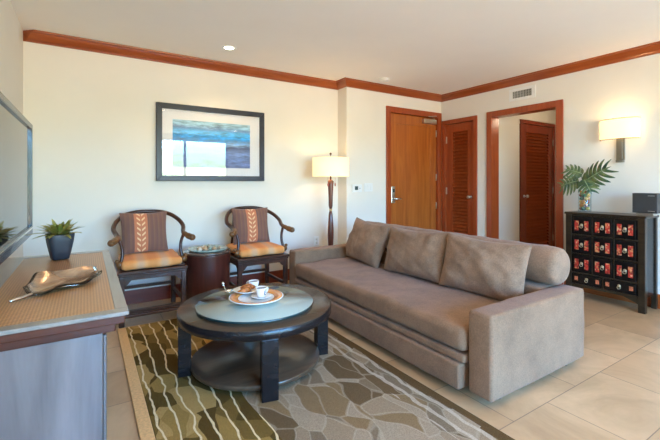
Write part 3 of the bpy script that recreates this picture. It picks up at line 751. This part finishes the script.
# ------------------------------------------------------------------ horseshoe armchairs
def armchair(loc, label):
    t = thing('horseshoe_armchair', label, 'armchair', loc, group='pair of carved horseshoe armchairs by the back wall')
    W, D, Hs = .26, .51, .45           # half width, depth, seat height; front edge at y=0
    b = B()
    box(b, -W - .012, W + .012, -.012, D + .012, Hs - .028, Hs, .008); box(b, -W - .004, W + .004, -.004, D + .004, Hs - .045, Hs - .028, .004)
    obj('seat', b, CHW, t)
    b = B()                            # front and side aprons with a shaped lower edge
    pts = [(-W + .04, Hs - .045), (W - .04, Hs - .045), (W - .04, Hs - .12), (W - .065, Hs - .105), (W - .09, Hs - .075), (-W + .09, Hs - .075), (-W + .065, Hs - .105), (-W + .04, Hs - .12)]
    prism(b, pts, 'y', .004, .020); prism(b, pts, 'y', D - .02, D - .004)
    p2 = [(.04, Hs - .045), (D - .04, Hs - .045), (D - .04, Hs - .11), (D - .08, Hs - .075), (.08, Hs - .075), (.04, Hs - .11)]
    prism(b, p2, 'x', -W + .004, -W + .02); prism(b, p2, 'x', W - .02, W - .004)
    obj('apron', b, CHW, t)
    for sx in (-1, 1):
        for yy in (0, D - .042):
            b = B(); x0 = sx * W if sx < 0 else W - .042
            box(b, x0, x0 + .042, yy, yy + .042, 0, Hs - .045, .008, 3); obj('leg', b, CHW, t)
    b = B(); box(b, -W + .04, W - .04, .006, .034, .10, .13, .004); box(b, -W + .035, W - .035, -.02, .012, .075, .10, .006); obj('footrest_rail', b, CHW, t)
    for yy, z in ((D - .034, .19),):
        b = B(); box(b, -W + .04, W - .04, yy, yy + .024, z, z + .028, .004); obj('stretcher', b, CHW, t)
    for sx in (-1, 1):
        b = B(); x = sx * (W - .022); box(b, x - .012, x + .012, .04, D - .04, .14, .168, .004); obj('stretcher', b, CHW, t)
    # horseshoe rail
    half = [(0, .49, .90), (.10, .485, .896), (.19, .445, .875), (.255, .36, .83), (.285, .27, .775), (.268, .18, .735), (.262, .12, .722)]
    path = smooth_path([(-x, y, z) for x, y, z in half[::-1]] + half[1:], 6)
    b = B(); tube(b, path, .019, 12); obj('horseshoe_rail', b, CHW, t)
    for s in (-1, 1):
        b = B()
        tube(b, smooth_path([(s * .262, .14, .724), (s * .268, .085, .715), (s * .288, .04, .700), (s * .312, .015, .690), (s * .322, .03, .684)], 5), [.019] * 4 + [.022] * 5 + [.027] * 6 + [.029, .028, .026, .022, .018, .012], 12)
        lathe(b, [(0, -.012), (.014, -.010), (.019, 0), (.014, .010), (0, .012)], (s * .305, .0, .706), 12)
        obj('arm_scroll', b, CHG, t)
        b = B()      # S-curved front post with carved rosette at its foot
        tube(b, smooth_path([(s * .262, .12, .718), (s * .235, .10, .65), (s * .228, .085, .58), (s * .238, .075, .52), (s * .236, .07, .455)], 5), .0135, 10); obj('arm_post', b, CHW, t)
        b = B(); lathe(b, [(0, -.02), (.02, -.016), (.03, 0), (.02, .016), (0, .02)], M=Matrix.Translation((s * .25, .058, .50)) @ Matrix.Rotation(PI / 2, 4, 'X'), seg=14)
        lathe(b, [(0, -.012), (.012, -.01), (.018, 0), (.012, .01), (0, .012)], M=Matrix.Translation((s * .268, .062, .530)) @ Matrix.Rotation(PI / 2, 4, 'X'), seg=12); obj('carved_rosette', b, CHG, t)
        b = B(); tube(b, smooth_path([(s * .150, .465, .885), (s * .155, .46, .70), (s * .165, .475, .56), (s * .17, .485, .455)], 5), .013, 10); obj('back_post', b, CHW, t)
    tb = bmesh.new(); rows = []
    for k in range(11):
        q = k / 10; z = .45 + q * .455; y = .485 - .02 * math.sin(q * PI) * 1.5 + .0
        rows.append([tb.verts.new((x, y + (.01 if j else 0), z)) for j in (0, 1) for x in (-.08, .08)])
    for a, c in zip(rows, rows[1:]):
        for i, j in ((0, 1), (1, 3), (3, 2), (2, 0)): tb.faces.new((a[i], a[j], c[j], c[i]))
    tb.faces.new(rows[0]); tb.faces.new(rows[-1]); bmesh.ops.recalc_face_normals(tb, faces=tb.faces[:])
    obj('back_splat', tb, CHG, t)
    return t
c1 = armchair((.478, 3.50, 0), 'left carved brown horseshoe armchair between the console and drum table')
c2 = dup(c1, (1.465, 3.50, 0), 'right carved brown horseshoe armchair between the drum table and sofa')
def seatpad(x, label):
    b = B(); softbox(b, -.24, .24, -.235, .235, 0, .082, .034, 4, .05, .008, x)
    for v in b.verts:
        u, w = v.co.x / .235, v.co.y / .235
        if v.co.z > .03: v.co.z += .014 * (1 - u * u) * (1 - w * w) - .006 * abs(noise.noise(v.co * 22))
    b2 = tag(obj('seat_cushion', b, PAD, loc=(x, 3.74, .452)), label, 'seat cushion', 'orange seat cushions on the armchairs')
    return b2
seatpad(.478, 'orange seat cushion on the left armchair beside the console'); seatpad(1.465, 'orange seat cushion on the right armchair nearer the sofa')
for x, m, lb, rz in ((.445, THROW1, 'brown throw pillow with orange chevron band on the left armchair', .05), (1.462, THROW2, 'brown throw pillow with orange chevron band on the right armchair', -.03)):
    b = B(); pillow(b, .40, .375, .125, seed=x, wr=.006, ear=.075)
    tag(obj('throw_pillow', b, m, loc=(x, 3.845, .722), rot=(-.2, 0, rz)), lb, 'pillow', 'chevron throw pillows on the armchairs')

# ------------------------------------------------------------------ drum side table with tray
t = thing('drum_side_table', 'round reddish-brown drum side table between the two armchairs', 'side table', (.968, 3.70, 0))
b = B(); lathe(b, [(0, 0), (.19, 0), (.195, .006), (.209, .25), (.216, .50), (.216, .512), (0, .512)], seg=48); obj('drum_body', b, DRUM, t)
b = B(); lathe(b, [(0, .512), (.219, .512), (.222, .517), (.222, .525), (.218, .53), (0, .53)], seg=48); obj('table_top', b, wood('drum_top', (.05, .03, .025), (.12, .07, .05), 'x', .15, .8), t)
b = B(); lathe(b, [(0, 0), (.13, 0), (.17, .008), (.185, .022), (.18, .024), (.165, .012), (.12, .006), (0, .006)], seg=40)
tag(obj('oval_platter', b, plain('pale_green_ceramic', (.35, .42, .36), .25, vary=.4, scale=25, coat=.4), loc=(.975, 3.70, .5301)), 'pale green platter of shells on the drum side table', 'platter')
b0 = B(); rr = random.Random(5)
shellm = [plain('shell_cream', (.72, .62, .48), .4, vary=.25), plain('shell_tan', (.50, .34, .20), .4, vary=.3), plain('shell_green', (.30, .36, .28), .4, vary=.3)]
for k in range(14):
    a = k * 2.4; r = .028 * math.sqrt(k + .5); s = rr.uniform(.020, .030)
    tb = bmesh.new(); lathe(tb, [(0, 0), (.5 * s, .05 * s), (s, .35 * s), (.95 * s, .6 * s), (.5 * s, .95 * s), (.15 * s, 1.25 * s), (0, 1.4 * s)], seg=12, sy=.75)
    for v in tb.verts:
        v.co.x += .25 * v.co.z
    o = obj('seashell', tb, shellm[k % 3], loc=(.975 + r * math.cos(a), 3.70 + r * math.sin(a), .5365), rot=(0, 0, rr.uniform(0, 6)))
    tag(o, 'small seashell piled on the pale platter of the drum side table', 'seashell', 'shells on the drum table platter')

# ------------------------------------------------------------------ sofa
t = thing('sofa', 'long taupe upholstered sofa bed with low square arms', 'sofa', (2.2, 2.35, 0))
def S(x): return x - 2.2
def Y(y): return y - 2.35
def arm(y0, y1, seed):
    b = B(); softbox(b, S(1.735), S(2.72), Y(y0), Y(y1), .045, .495, .022, 4, .12, .004, seed); return b
obj('arm', arm(1.195, 1.345, 1), SOFA, t); obj('arm', arm(3.365, 3.51, 5), SOFA, t)
b = B(); softbox(b, S(1.715), S(2.47), Y(1.352), Y(3.358), .24, .385, .045, 5, .09, .006, 3)
for v in b.verts:
    if v.co.z > .36: v.co.z += .012 * noise.noise(Vector((v.co.x * 5, v.co.y * 4, 2)))
obj('seat_cushion', b, SOFA, t)
b = B(); softbox(b, S(1.722), S(2.47), Y(1.356), Y(3.354), .19, .236, .012, 3, .15, .003, 8); obj('seat_deck', b, SOFA, t)
b = B(); softbox(b, S(1.70), S(2.47), Y(1.372), Y(3.33), .045, .186, .014, 3, .12, .004, 9); obj('trundle_front', b, SOFA, t)
b = B(); softbox(b, S(2.475), S(2.715), Y(1.35), Y(3.36), .045, .495, .02, 3, .2, .003, 4); obj('back_frame', b, SOFA, t)
for x in (1.90, 2.60):
    for y in (1.275, 3.43):
        b = B(); lathe(b, [(0, 0), (.022, 0), (.026, .05), (0, .05)], (S(x), Y(y), 0), 16); obj('foot', b, BLACKP, t)
# bolster roll along the back
b = B(); prof = [(0, 0), (.07, .0), (.105, .006), (.122, .022), (.128, .05)] + [(.130 + .003 * math.sin(k * 1.7), .05 + k * .07) for k in range(1, 30)]
prof += [(.128, 2.13), (.122, 2.155), (.10, 2.172), (.05, 2.178), (0, 2.178)]; prof = [(r * .96, z * .97) for r, z in prof]
lathe(b, prof, seg=40)
bo = obj('bolster', b, SOFAP, loc=(2.615, 1.28, .626), rot=(-PI / 2, 0, 0)); tag(bo, 'long round taupe bolster lying along the back of the sofa', 'bolster')
# three large back pillows
def sofapillow(x, y, z, w, h, th, seed, rot, label):
    b = B(); pillow(b, w, h, th, seed=seed, wr=.017, ear=.05, nx=44, ny=32, pw=3.2, sag=.03)
    tag(obj('back_pillow', b, SOFAP, loc=(x, y, z), rot=rot), label, 'pillow', 'large taupe pillows along the sofa back')
sofapillow(2.345, 3.01, .588, .60, .42, .17, 1.3, (-.30, .06, -PI / 2 - .10), 'taupe pillow leaning in the far corner of the sofa by the lamp')
sofapillow(2.355, 2.36, .580, .66, .41, .17, 4.1, (-.30, -.03, -PI / 2 + .02), 'middle taupe pillow on the sofa, between the two others')
sofapillow(2.375, 1.715, .578, .64, .41, .17, 7.7, (-.26, .03, -PI / 2 + .10), 'taupe pillow on the sofa nearest the bolster end and camera')

# ------------------------------------------------------------------ coffee table
TX, TY, TR, TZ = .93, 2.342, .48, .40
t = thing('coffee_table', 'round espresso coffee table with lower shelf standing on the rug', 'coffee table', (TX, TY, .012))
zt = TZ - .012
b = B(); lathe(b, [(0, zt - .012), (TR - .05, zt - .012), (TR - .05, zt - .058), (TR - .004, zt - .058), (TR, zt - .054), (TR, zt - .004), (TR - .004, zt), (0, zt)], seg=72); obj('table_top', b, ESPT, t)
for f in t.children[0].data.polygons: pass
b = B(); lathe(b, [(0, .030), (.40, .030), (.404, .034), (.404, .054), (.40, .058), (0, .058)], seg=64); obj('lower_shelf', b, SHELF, t)
b = B(); lathe(b, [(TR + .0005, zt - .055), (TR + .002, zt - .054), (TR + .002, zt - .006), (TR + .0005, zt - .005)], seg=72); obj('apron_edge', b, ESP, t)
for a in (77, 167, 257, 347):
    M = Matrix.Rotation(math.radians(a), 4, 'Z'); b = B(); box(b, .40, .474, -.045, .045, 0, zt - .058, .003, M=M); obj('leg', b, ESP, t)
# glass lazy susan
GX, GY, GZ = .906, 2.298, TZ
t = thing('glass_turntable', 'round frosted glass turntable on the coffee table', 'turntable', (GX, GY, GZ))
b = B(); lathe(b, [(0, 0), (.13, 0), (.13, .012), (0, .012)], seg=32); obj('swivel_base', b, BLACKP, t)
b = B(); lathe(b, [(0, .0125), (.362, .0125), (.362, .0245), (0, .0245)], seg=80); obj('glass_disc', b, TABG, t)
b = B(); lathe(b, [(.3622, .0125), (.366, .014), (.366, .023), (.3622, .0245)], seg=80); obj('polished_edge', b, TABG_E, t)
GT = GZ + .0246
# wide orange-rimmed platter on foot
t = thing('footed_platter', 'wide white footed platter with orange rim on the glass turntable', 'platter', (.90, 2.275, GT))
b = B(); lathe(b, [(0, 0), (.055, 0), (.058, .004), (.05, .012), (.06, .018), (.11, .024), (.168, .036), (.170, .039), (.165, .041), (.11, .030), (0, .026)], seg=56); obj('platter_body', b, CERW, t)
b = B(); lathe(b, [(.112, .0312), (.163, .0415)], seg=56); bmesh.ops.solidify(b, geom=b.faces[:], thickness=.0008); obj('orange_rim', b, plain('orange_glaze', (.72, .27, .06), .25, vary=.15, coat=.4), t)
b = B(); lathe(b, [(0, .0265), (.06, .0275), (.065, .0285)], seg=40); bmesh.ops.solidify(b, geom=b.faces[:], thickness=.0006); obj('yellow_centre', b, plain('pale_yellow_glaze', (.80, .58, .22), .25, vary=.1, coat=.4), t)
PZ = GT + .030
def saucer_cup(x, y, z, rot, lab1, lab2):
    s = thing('saucer', lab1, 'saucer', (x, y, z), group='saucers under the coffee cups')
    b = B(); lathe(b, [(0, 0), (.03, 0), (.055, .008), (.062, .012), (.060, .014), (.03, .006), (0, .005)], seg=36); obj('saucer_body', b, CERW, s)
    c = thing('coffee_cup', lab2, 'cup', (x, y, z + .0065), (0, 0, rot), group='white coffee cups on the coffee table')
    b = B(); lathe(b, [(0, 0), (.022, 0), (.026, .004), (.033, .03), (.037, .058), (.034, .058), (.030, .03), (.022, .008), (0, .007)], seg=32); obj('cup_body', b, CERW, c)
    b = B(); lathe(b, [(0, .05), (.034, .05)], seg=24); bmesh.ops.solidify(b, geom=b.faces[:], thickness=.001); obj('coffee', b, COFF, c)
    b = B(); tube(b, smooth_path([(.032, 0, .048), (.050, 0, .048), (.055, 0, .034), (.046, 0, .020), (.029, 0, .017)], 4), .004, 8); obj('cup_handle', b, CERW, c)
    b = B()
    for za, zb, a0, a1 in ((.020, .044, -1.75, -1.60), (.044, .050, -1.60, -1.35), (.014, .020, -1.75, -1.38), (.030, .036, -1.52, -1.36)):
        tb = bmesh.new(); q = []
        for k in range(4):
            a = a0 + (a1 - a0) * k / 3
            q.append((tb.verts.new(((.0305 + .0045 * (za / .03)) * math.cos(a), (.0305 + .0045 * (za / .03)) * math.sin(a), za)), tb.verts.new(((.0305 + .0045 * (zb / .03)) * math.cos(a), (.0305 + .0045 * (zb / .03)) * math.sin(a), zb))))
        for u, w in zip(q, q[1:]): tb.faces.new((u[0], w[0], w[1], u[1]))
        bmesh.ops.solidify(tb, geom=tb.faces[:], thickness=-.0008); add_bm(b, tb)
    obj('printed_mark', b, LOGO, c)
    return s, c
saucer_cup(.925, 2.255, PZ, .35, 'white saucer under the cup with a navy mark on the orange-rimmed platter', 'white coffee cup with small navy mark on the orange-rimmed platter')
saucer_cup(.985, 2.54, GT, 2.2, 'white saucer under the cup behind the pastry plate', 'white coffee cup behind the pastry plate, farthest from the camera')
b = B(); lathe(b, [(0, 0), (.045, 0), (.078, .012), (.086, .017), (.083, .019), (.045, .006), (0, .005)], seg=40)
tag(obj('pastry_plate', b, CERW, loc=(.885, 2.435, GT + .034)), 'small white plate of pastries behind the front cup', 'plate') 
bpy.data.objects['pastry_plate'].location = (.875, 2.385, GT + .0415)
bpy.data.objects['pastry_plate'].rotation_euler = (.0, 0, 0)
pm = plain('baked_crust', (.40, .12, .025), .45, vary=.45, scale=60, bmp=.3)
def croissant(loc, rz, s, lab):
    pts = [(-.05 * s, .012 * s, .010 * s), (-.035 * s, -.004 * s, .015 * s), (-.015 * s, -.012 * s, .020 * s), (0, -.014 * s, .022 * s), (.015 * s, -.012 * s, .020 * s), (.035 * s, -.004 * s, .015 * s), (.05 * s, .012 * s, .010 * s)]
    p = smooth_path(pts, 4); rad = []
    for i in range(len(p)):
        q = i / (len(p) - 1); rad.append(s * (.004 + .017 * math.sin(PI * q) ** .8) * (1 + .07 * math.sin(q * 40)))
    b = B(); tube(b, p, rad, 12); mnz = min(v.co.z for v in b.verts); bmesh.ops.translate(b, vec=(0, 0, -mnz), verts=b.verts)
    tag(obj('croissant', b, pm, loc=loc, rot=(0, 0, rz)), lab, 'croissant', 'croissants on the pastry plate')
pz = GT + .0415 + .0055
croissant((.855, 2.358, pz), .3, .95, 'golden brown croissant in front on the pastry plate'); croissant((.90, 2.42, pz), -.3, .95, 'golden brown croissant at the back of the pastry plate, nearer the sofa')
# spoons and tongs left on the glass
t = thing('cutlery_rest', 'silver cutlery rest at the left rim of the glass turntable', 'cutlery', (.80, 2.515, GT), (0, 0, .6))
b = B(); lathe(b, [(0, 0), (.018, 0), (.012, .010), (.03, .026), (.032, .03), (.028, .03), (.009, .016), (0, .014)], seg=24); obj('silver_bowl', b, CHROME, t)
b = B(); tube(b, smooth_path([(.0, 0, .018), (-.02, .01, .04), (-.03, .02, .075)], 5), .004, 8); lathe(b, [(0, -.012), (.009, -.004), (.010, .004), (0, .014)], (-.032, .021, .082), 12); obj('spoon', b, CHROME, t)
b = B(); box(b, -.06, .06, -.022, .022, 0, .008, .003); tag(obj('folded_napkin', b, plain('grey_cloth', (.09, .09, .095), .8), loc=(1.10, 2.50, GT), rot=(0, 0, .35)), 'small dark grey folded napkin at the far right of the glass turntable', 'napkin')

# ------------------------------------------------------------------ rug
t = thing('area_rug', 'patterned area rug of olive leaves and cream waves under the coffee table', 'rug', (.92, 2.22, 0))
b = B(); box(b, -.655, .72, -1.25, 1.25, 0, .012, .003); obj('rug_field', b, RUG, t)
b = B(); box(b, -.715, -.655, -1.25, 1.25, 0, .0125, .003); obj('tan_binding', b, plain('tan_binding', (.72, .42, .17), .85, vary=.15, scale=80), t)

# ------------------------------------------------------------------ apothecary cabinet
XC, YC = 4.34, 1.695
t = thing('apothecary_cabinet', 'black lacquer cabinet with red painted drawers against the right wall', 'cabinet', (XC, YC, 0))
hx, hy, HT = .148, .335, .873
b = B(); box(b, -hx - .008, hx, -hy - .01, hy + .01, HT - .022, HT, .005); obj('cabinet_top', b, LACQE, t)
b = B(); box(b, -hx + .012, hx - .004, -hy + .012, hy - .012, .135, HT - .022); obj('carcass', b, LACQ, t)
for q in ((-hx, -hx + .05, -hy, -hy + .055), (-hx, -hx + .05, hy - .055, hy), (hx - .04, hx, -hy, -hy + .04), (hx - .04, hx, hy - .04, hy)):
    b = B(); box(b, *q, .0, HT - .022, .004); obj('corner_post', b, LACQE, t)

b = B()
for sy, pts in ((1, [(-hy + .055, .14), (hy - .055, .14), (hy - .055, .075), (hy - .10, .095), (hy - .17, .122), (-hy + .17, .122), (-hy + .10, .095), (-hy + .055, .075)]),):
    prism(b, pts, 'x', -hx + .006, -hx + .024)
obj('apron', b, LACQE, t)
in0, in1 = -hy + .06, hy - .06; zb, zt2 = .15, HT - .03
r_h = (zt2 - zb - .115) / 3; cw = (in1 - in0) / 3
b = B()
for k in range(4): z = zb + .11 + k * r_h; box(b, -hx + .004, -hx + .016, in0 - .004, in1 + .004, z - .006, z + .006, .002)
for k in (1, 2): y = in0 + k * cw; box(b, -hx + .004, -hx + .016, y - .006, y + .006, zb + .11, zt2, .002)
box(b, -hx + .004, -hx + .016, -.006, .006, zb, zb + .11, .002); box(b, -hx + .004, -hx + .016, in0, in1, zb - .01, zb, .002)
obj('face_frame', b, LACQE, t)
PULLM = plain('aged_brass_pull', (.65, .55, .38), .35, 1)
def drawer(y0, y1, z0, z1, small):
    g = .010; y0 += g; y1 -= g; z0 += g; z1 -= g; cy, cz = (y0 + y1) / 2, (z0 + z1) / 2
    b = B(); box(b, -hx - .002, -hx + .014, y0, y1, z0, z1, .004); d = obj('drawer', b, LACQ, t)
    w, h = y1 - y0, z1 - z0
    b = B()
    if not small:
        for s in (-1, 1):
            ya = cy + s * w * .27; box(b, -hx - .0035, -hx - .002, ya - w * .115, ya + w * .115, cz - h * .30, cz + h * .27, .0005)
    else:
        for s in (-1, 1):
            ya = cy + s * w * .37; box(b, -hx - .0035, -hx - .002, ya - w * .06, ya + w * .06, cz - h * .22, cz + h * .22, .0005)
    obj('painted_panel', b, RED if not small else RED2, d)
    b = B(); lathe(b, [(0, 0), (.014, 0), (.012, .004), (0, .006)], M=Matrix.Translation((-hx - .002, cy, cz + .006)) @ Matrix.Rotation(-PI / 2, 4, 'Y'), seg=16)
    ring = [(-hx - .010, cy + .013 * math.sin(a), cz - .010 - .013 * math.cos(a) + .0) for a in [2 * PI * k / 14 for k in range(15)]]
    tube(b, ring, .0026, 6); obj('ring_pull', b, PULLM, d)
for r in range(3):
    for c in range(3): drawer(in0 + c * cw, in0 + (c + 1) * cw, zb + .11 + r * r_h, zb + .11 + (r + 1) * r_h, False)
drawer(in0, 0, zb, zb + .11, True); drawer(0, in1, zb, zb + .11, True)

# speaker on the cabinet
t = thing('desktop_speaker', 'black boxy speaker standing on the red-drawer cabinet', 'speaker', (4.31, 1.385, HT))
b = B(); box(b, -.04, .06, -.085, .098, .025, .205, .004); obj('speaker_box', b, BLACKP, t)
b = B(); box(b, -.043, -.04, -.078, .092, .032, .198, .001); g = obj('speaker_grille', b, plain('grille_cloth', (.035, .033, .032), .8, vary=.3, scale=300), t)
b = B(); box(b, -.0445, -.043, -.07, -.02, .180, .184); box(b, -.0445, -.043, -.07, -.02, .040, .047); obj('silver_strip', b, METAL, g)
b = B(); box(b, -.03, .05, -.06, .075, 0, .025, .004); obj('speaker_foot', b, METAL, t)

# vase with monstera leaves
VX, VY = 4.34, 1.915
t = thing('glass_vase', 'clear glass vase of amber pieces holding leaves on the cabinet', 'vase', (VX, VY, HT))
b = B(); lathe(b, [(0, 0), (.056, 0), (.060, .006), (.060, .255), (.056, .255), (.056, .012), (0, .012)], seg=36); obj('vase_glass', b, VASEG, t)
rr = random.Random(11); cols = [plain('amber_glass', (.62, .22, .03), .2, coat=.6), plain('dark_red_bead', (.30, .05, .02), .2, coat=.6), plain('green_bead', (.03, .10, .05), .2, coat=.6), plain('gold_bead', (.75, .45, .08), .2, coat=.6)]
k = 0
for lay in range(6):
    for q in range(4):
        a = q * PI / 2 + lay * .8; s = rr.uniform(.017, .021)
        tb = bmesh.new(); bmesh.ops.create_icosphere(tb, subdivisions=2, radius=s)
        for v in tb.verts: v.co *= 1 + .15 * noise.noise(v.co * 60 + Vector((k, 0, 0)))
        for f in tb.faces: f.smooth = True
        o = obj('glass_pebble', tb, cols[(lay * 3 + q * 5 + lay // 2) % 4], loc=(VX + .031 * math.cos(a), VY + .031 * math.sin(a), HT + .034 + lay * .034))
        tag(o, 'amber or dark coloured pebble stacked inside the clear vase', 'pebble', 'coloured pebbles inside the glass vase'); k += 1
def monstera(base_pts, rad, size, normal, label, wid=.8, lobes=7, seed=0):
    """leaf with stem: base_pts = stem path to leaf base then tip point"""
    t = thing('monstera_leaf', label, 'leaf', base_pts[0], group='monstera leaves in the glass vase')
    o0 = Vector(base_pts[0]); P = [Vector(p) - o0 for p in base_pts]
    b = B(); tube(b, smooth_path(P[:-1], 6), rad, 8); obj('stem', b, plain('leaf_stem', (.10, .16, .06), .5), t)
    A, Tp = P[-2], P[-1]; d = (Tp - A); L = d.length; d.normalize(); n = Vector(normal); n = (n - d * n.dot(d)).normalized(); s = d.cross(n).normalized()
    tb = bmesh.new(); rnd = random.Random(seed)
    def pos(u, w, h=0): # u along, w across
        return A + d * (u * L) + s * (w * L) + n * (-.30 * L * w * w * 1.3 - .25 * L * max(0, u) ** 2 + .06 * L + h)
    for side in (-1, 1):
        for k in range(lobes):
            u0 = -.10 + k * 1.0 / lobes; u1 = u0 + 1.0 / lobes
            prof = wid * .52 * math.sin(PI * min(1, (k + 1.1) / (lobes + .9))) ** .55
            prev = None; nn = 9
            for j in range(nn + 1):
                q = j / nn; w = q * prof
                sh = .22 * q * q + (-.25 + .12 * k) * q * .35          # sweep towards tip
                gap = .30 * max(0, q - .42) / .58                     # slits open up outward
                hw = (u1 - u0) / 2 * (1 - gap) * (math.sqrt(max(0, 1 - max(0, (q - .72) / .285) ** 2)) if q > .72 else 1) + .0005
                cu = (u0 + u1) / 2 + sh
                row = [tb.verts.new(pos(cu - hw, side * w)), tb.verts.new(pos(cu, side * w, -.004)), tb.verts.new(pos(cu + hw, side * w))]
                if prev:
                    for i in (0, 1): tb.faces.new((prev[i], prev[i + 1], row[i + 1], row[i]))
                prev = row
    # pointed tip
    v = [tb.verts.new(pos(.86, -.05)), tb.verts.new(pos(.86, .05)), tb.verts.new(pos(1.08, 0))]; tb.faces.new(v)
    for f in tb.faces: f.smooth = True
    bmesh.ops.recalc_face_normals(tb, faces=tb.faces[:]); bmesh.ops.solidify(tb, geom=tb.faces[:], thickness=.0015)
    obj('leaf_blade', tb, MONS, t)
    b = B(); tube(b, [pos(u, 0, .001) for u in (-.05, .2, .4, .6, .8, 1.0)], [.004, .0035, .003, .0025, .002, .001], 6); obj('midrib', b, plain('pale_midrib', (.30, .38, .20), .5), t)
vt = HT + .02
monstera([(VX, VY - .003, vt + .24), (VX - .01, VY - .02, 1.14), (VX - .05, VY - .04, 1.19), (VX - .10, VY - .225, 1.33)], .005, 1, (-.85, -.30, .55), 'largest monstera leaf, pointing up to the right towards the sconce', 1.15, 6, 1)
monstera([(VX - .02, VY + .015, vt + .24), (VX - .03, VY + .03, 1.15), (VX - .06, VY + .045, 1.185), (VX - .12, VY + .19, 1.15)], .004, 1, (-.85, -.25, .55), 'monstera leaf drooping to the left of the vase', 1.5, 6, 2)
monstera([(VX + .02, VY + .02, vt + .24), (VX + .03, VY + .03, 1.18), (VX + .01, VY + .04, 1.265), (VX - .05, VY + .16, 1.33)], .004, 1, (-.8, -.35, .6), 'small upright monstera leaf at the back left of the vase', 1.3, 5, 3)
monstera([(VX - .02, VY - .02, vt + .24), (VX - .05, VY - .03, 1.14), (VX - .09, VY - .04, 1.19), (VX - .17, VY - .13, 1.09)], .004, 1, (-.85, -.35, .4), 'short monstera leaf hanging over the front rim of the vase', 1.2, 5, 4)

# ------------------------------------------------------------------ world, lights, camera
w = bpy.data.worlds.new('sky'); SC.world = w; w.use_nodes = True; nt = w.node_tree; nt.nodes.clear()
out = nt.nodes.new('ShaderNodeOutputWorld'); bg = nt.nodes.new('ShaderNodeBackground'); nt.links.new(bg.outputs[0], out.inputs[0])
tc = nt.nodes.new('ShaderNodeTexCoord'); sp = nt.nodes.new('ShaderNodeSeparateXYZ'); nt.links.new(tc.outputs['Generated'], sp.inputs[0])
nz = N(nt, 'ShaderNodeTexNoise', Scale=9.0, Detail=4.0); nt.links.new(tc.outputs['Generated'], nz.inputs['Vector'])
el = mathn(nt, 'ADD', sp.outputs[2], mathn(nt, 'MULTIPLY', mathn(nt, 'SUBTRACT', nz.outputs[0], .5), .10))
c = ramp(nt, mathn(nt, 'ADD', mathn(nt, 'MULTIPLY', el, .5), .5), [(0, (.46, .31, .20)), (.46, (.42, .32, .22)), (.49, (.22, .27, .15)), (.53, (.25, .32, .22)), (.54, (.34, .66, 1.0)), (.59, (.15, .46, 1.0)), (1, (.10, .33, 1.0))])
nt.links.new(c, bg.inputs[0]); bg.inputs[1].default_value = 42.0
l = bpy.data.lights.new('sun', 'SUN'); l.energy = 72; l.color = (1, .86, .68); l.angle = .01
o = bpy.data.objects.new('sun', l); COL.objects.link(o); o.rotation_euler = (math.radians(-26), 0, math.radians(-12))
# portal in the window opening helps sampling the sky
l = bpy.data.lights.new('window_portal', 'AREA'); l.shape = 'RECTANGLE'; l.size = W1 - W0; l.size_y = WZ; l.cycles.is_portal = True
o = bpy.data.objects.new('window_portal', l); COL.objects.link(o); o.location = ((W0 + W1) / 2, YF - .12, WZ / 2); o.rotation_euler = (PI / 2, 0, 0)
# unseen downlights added above and behind the camera for warm fill
for x, y, lb in ((1.156, .9, "over the near part of the room, in front of the framed picture"), (3.2, .6, "over the open floor in front of the cabinet"), (1.156, -1.2, "nearest the balcony window on the television side"), (3.2, -1.2, "nearest the balcony window on the cabinet side")):
    downlight(x, y, "added unseen fill downlight " + lb)
# warm point light inside the hallway, no fixture modelled
point('hallway_light', (5.6, 2.5, 2.15), 8, (1, .80, .55), .08)

cam = bpy.data.cameras.new('camera'); co = bpy.data.objects.new('camera', cam); COL.objects.link(co); SC.camera = co
co.location = (0, 0, 1.18); co.rotation_euler = (PI / 2, 0, -math.radians(32.5))
cam.sensor_width = 36; cam.lens = 382 / 660 * 36; cam.shift_y = -38 / 660; cam.clip_start = .02
vs = SC.view_settings; vs.view_transform = 'Standard'; vs.look = 'None'; vs.gamma = 1; vs.use_curve_mapping = False; vs.exposure = -0.14
SC.cycles.max_bounces = 10; SC.cycles.diffuse_bounces = 4; SC.cycles.transparent_max_bounces = 12
SC.cycles.use_denoising = True
SC.cycles.sample_clamp_indirect = 8
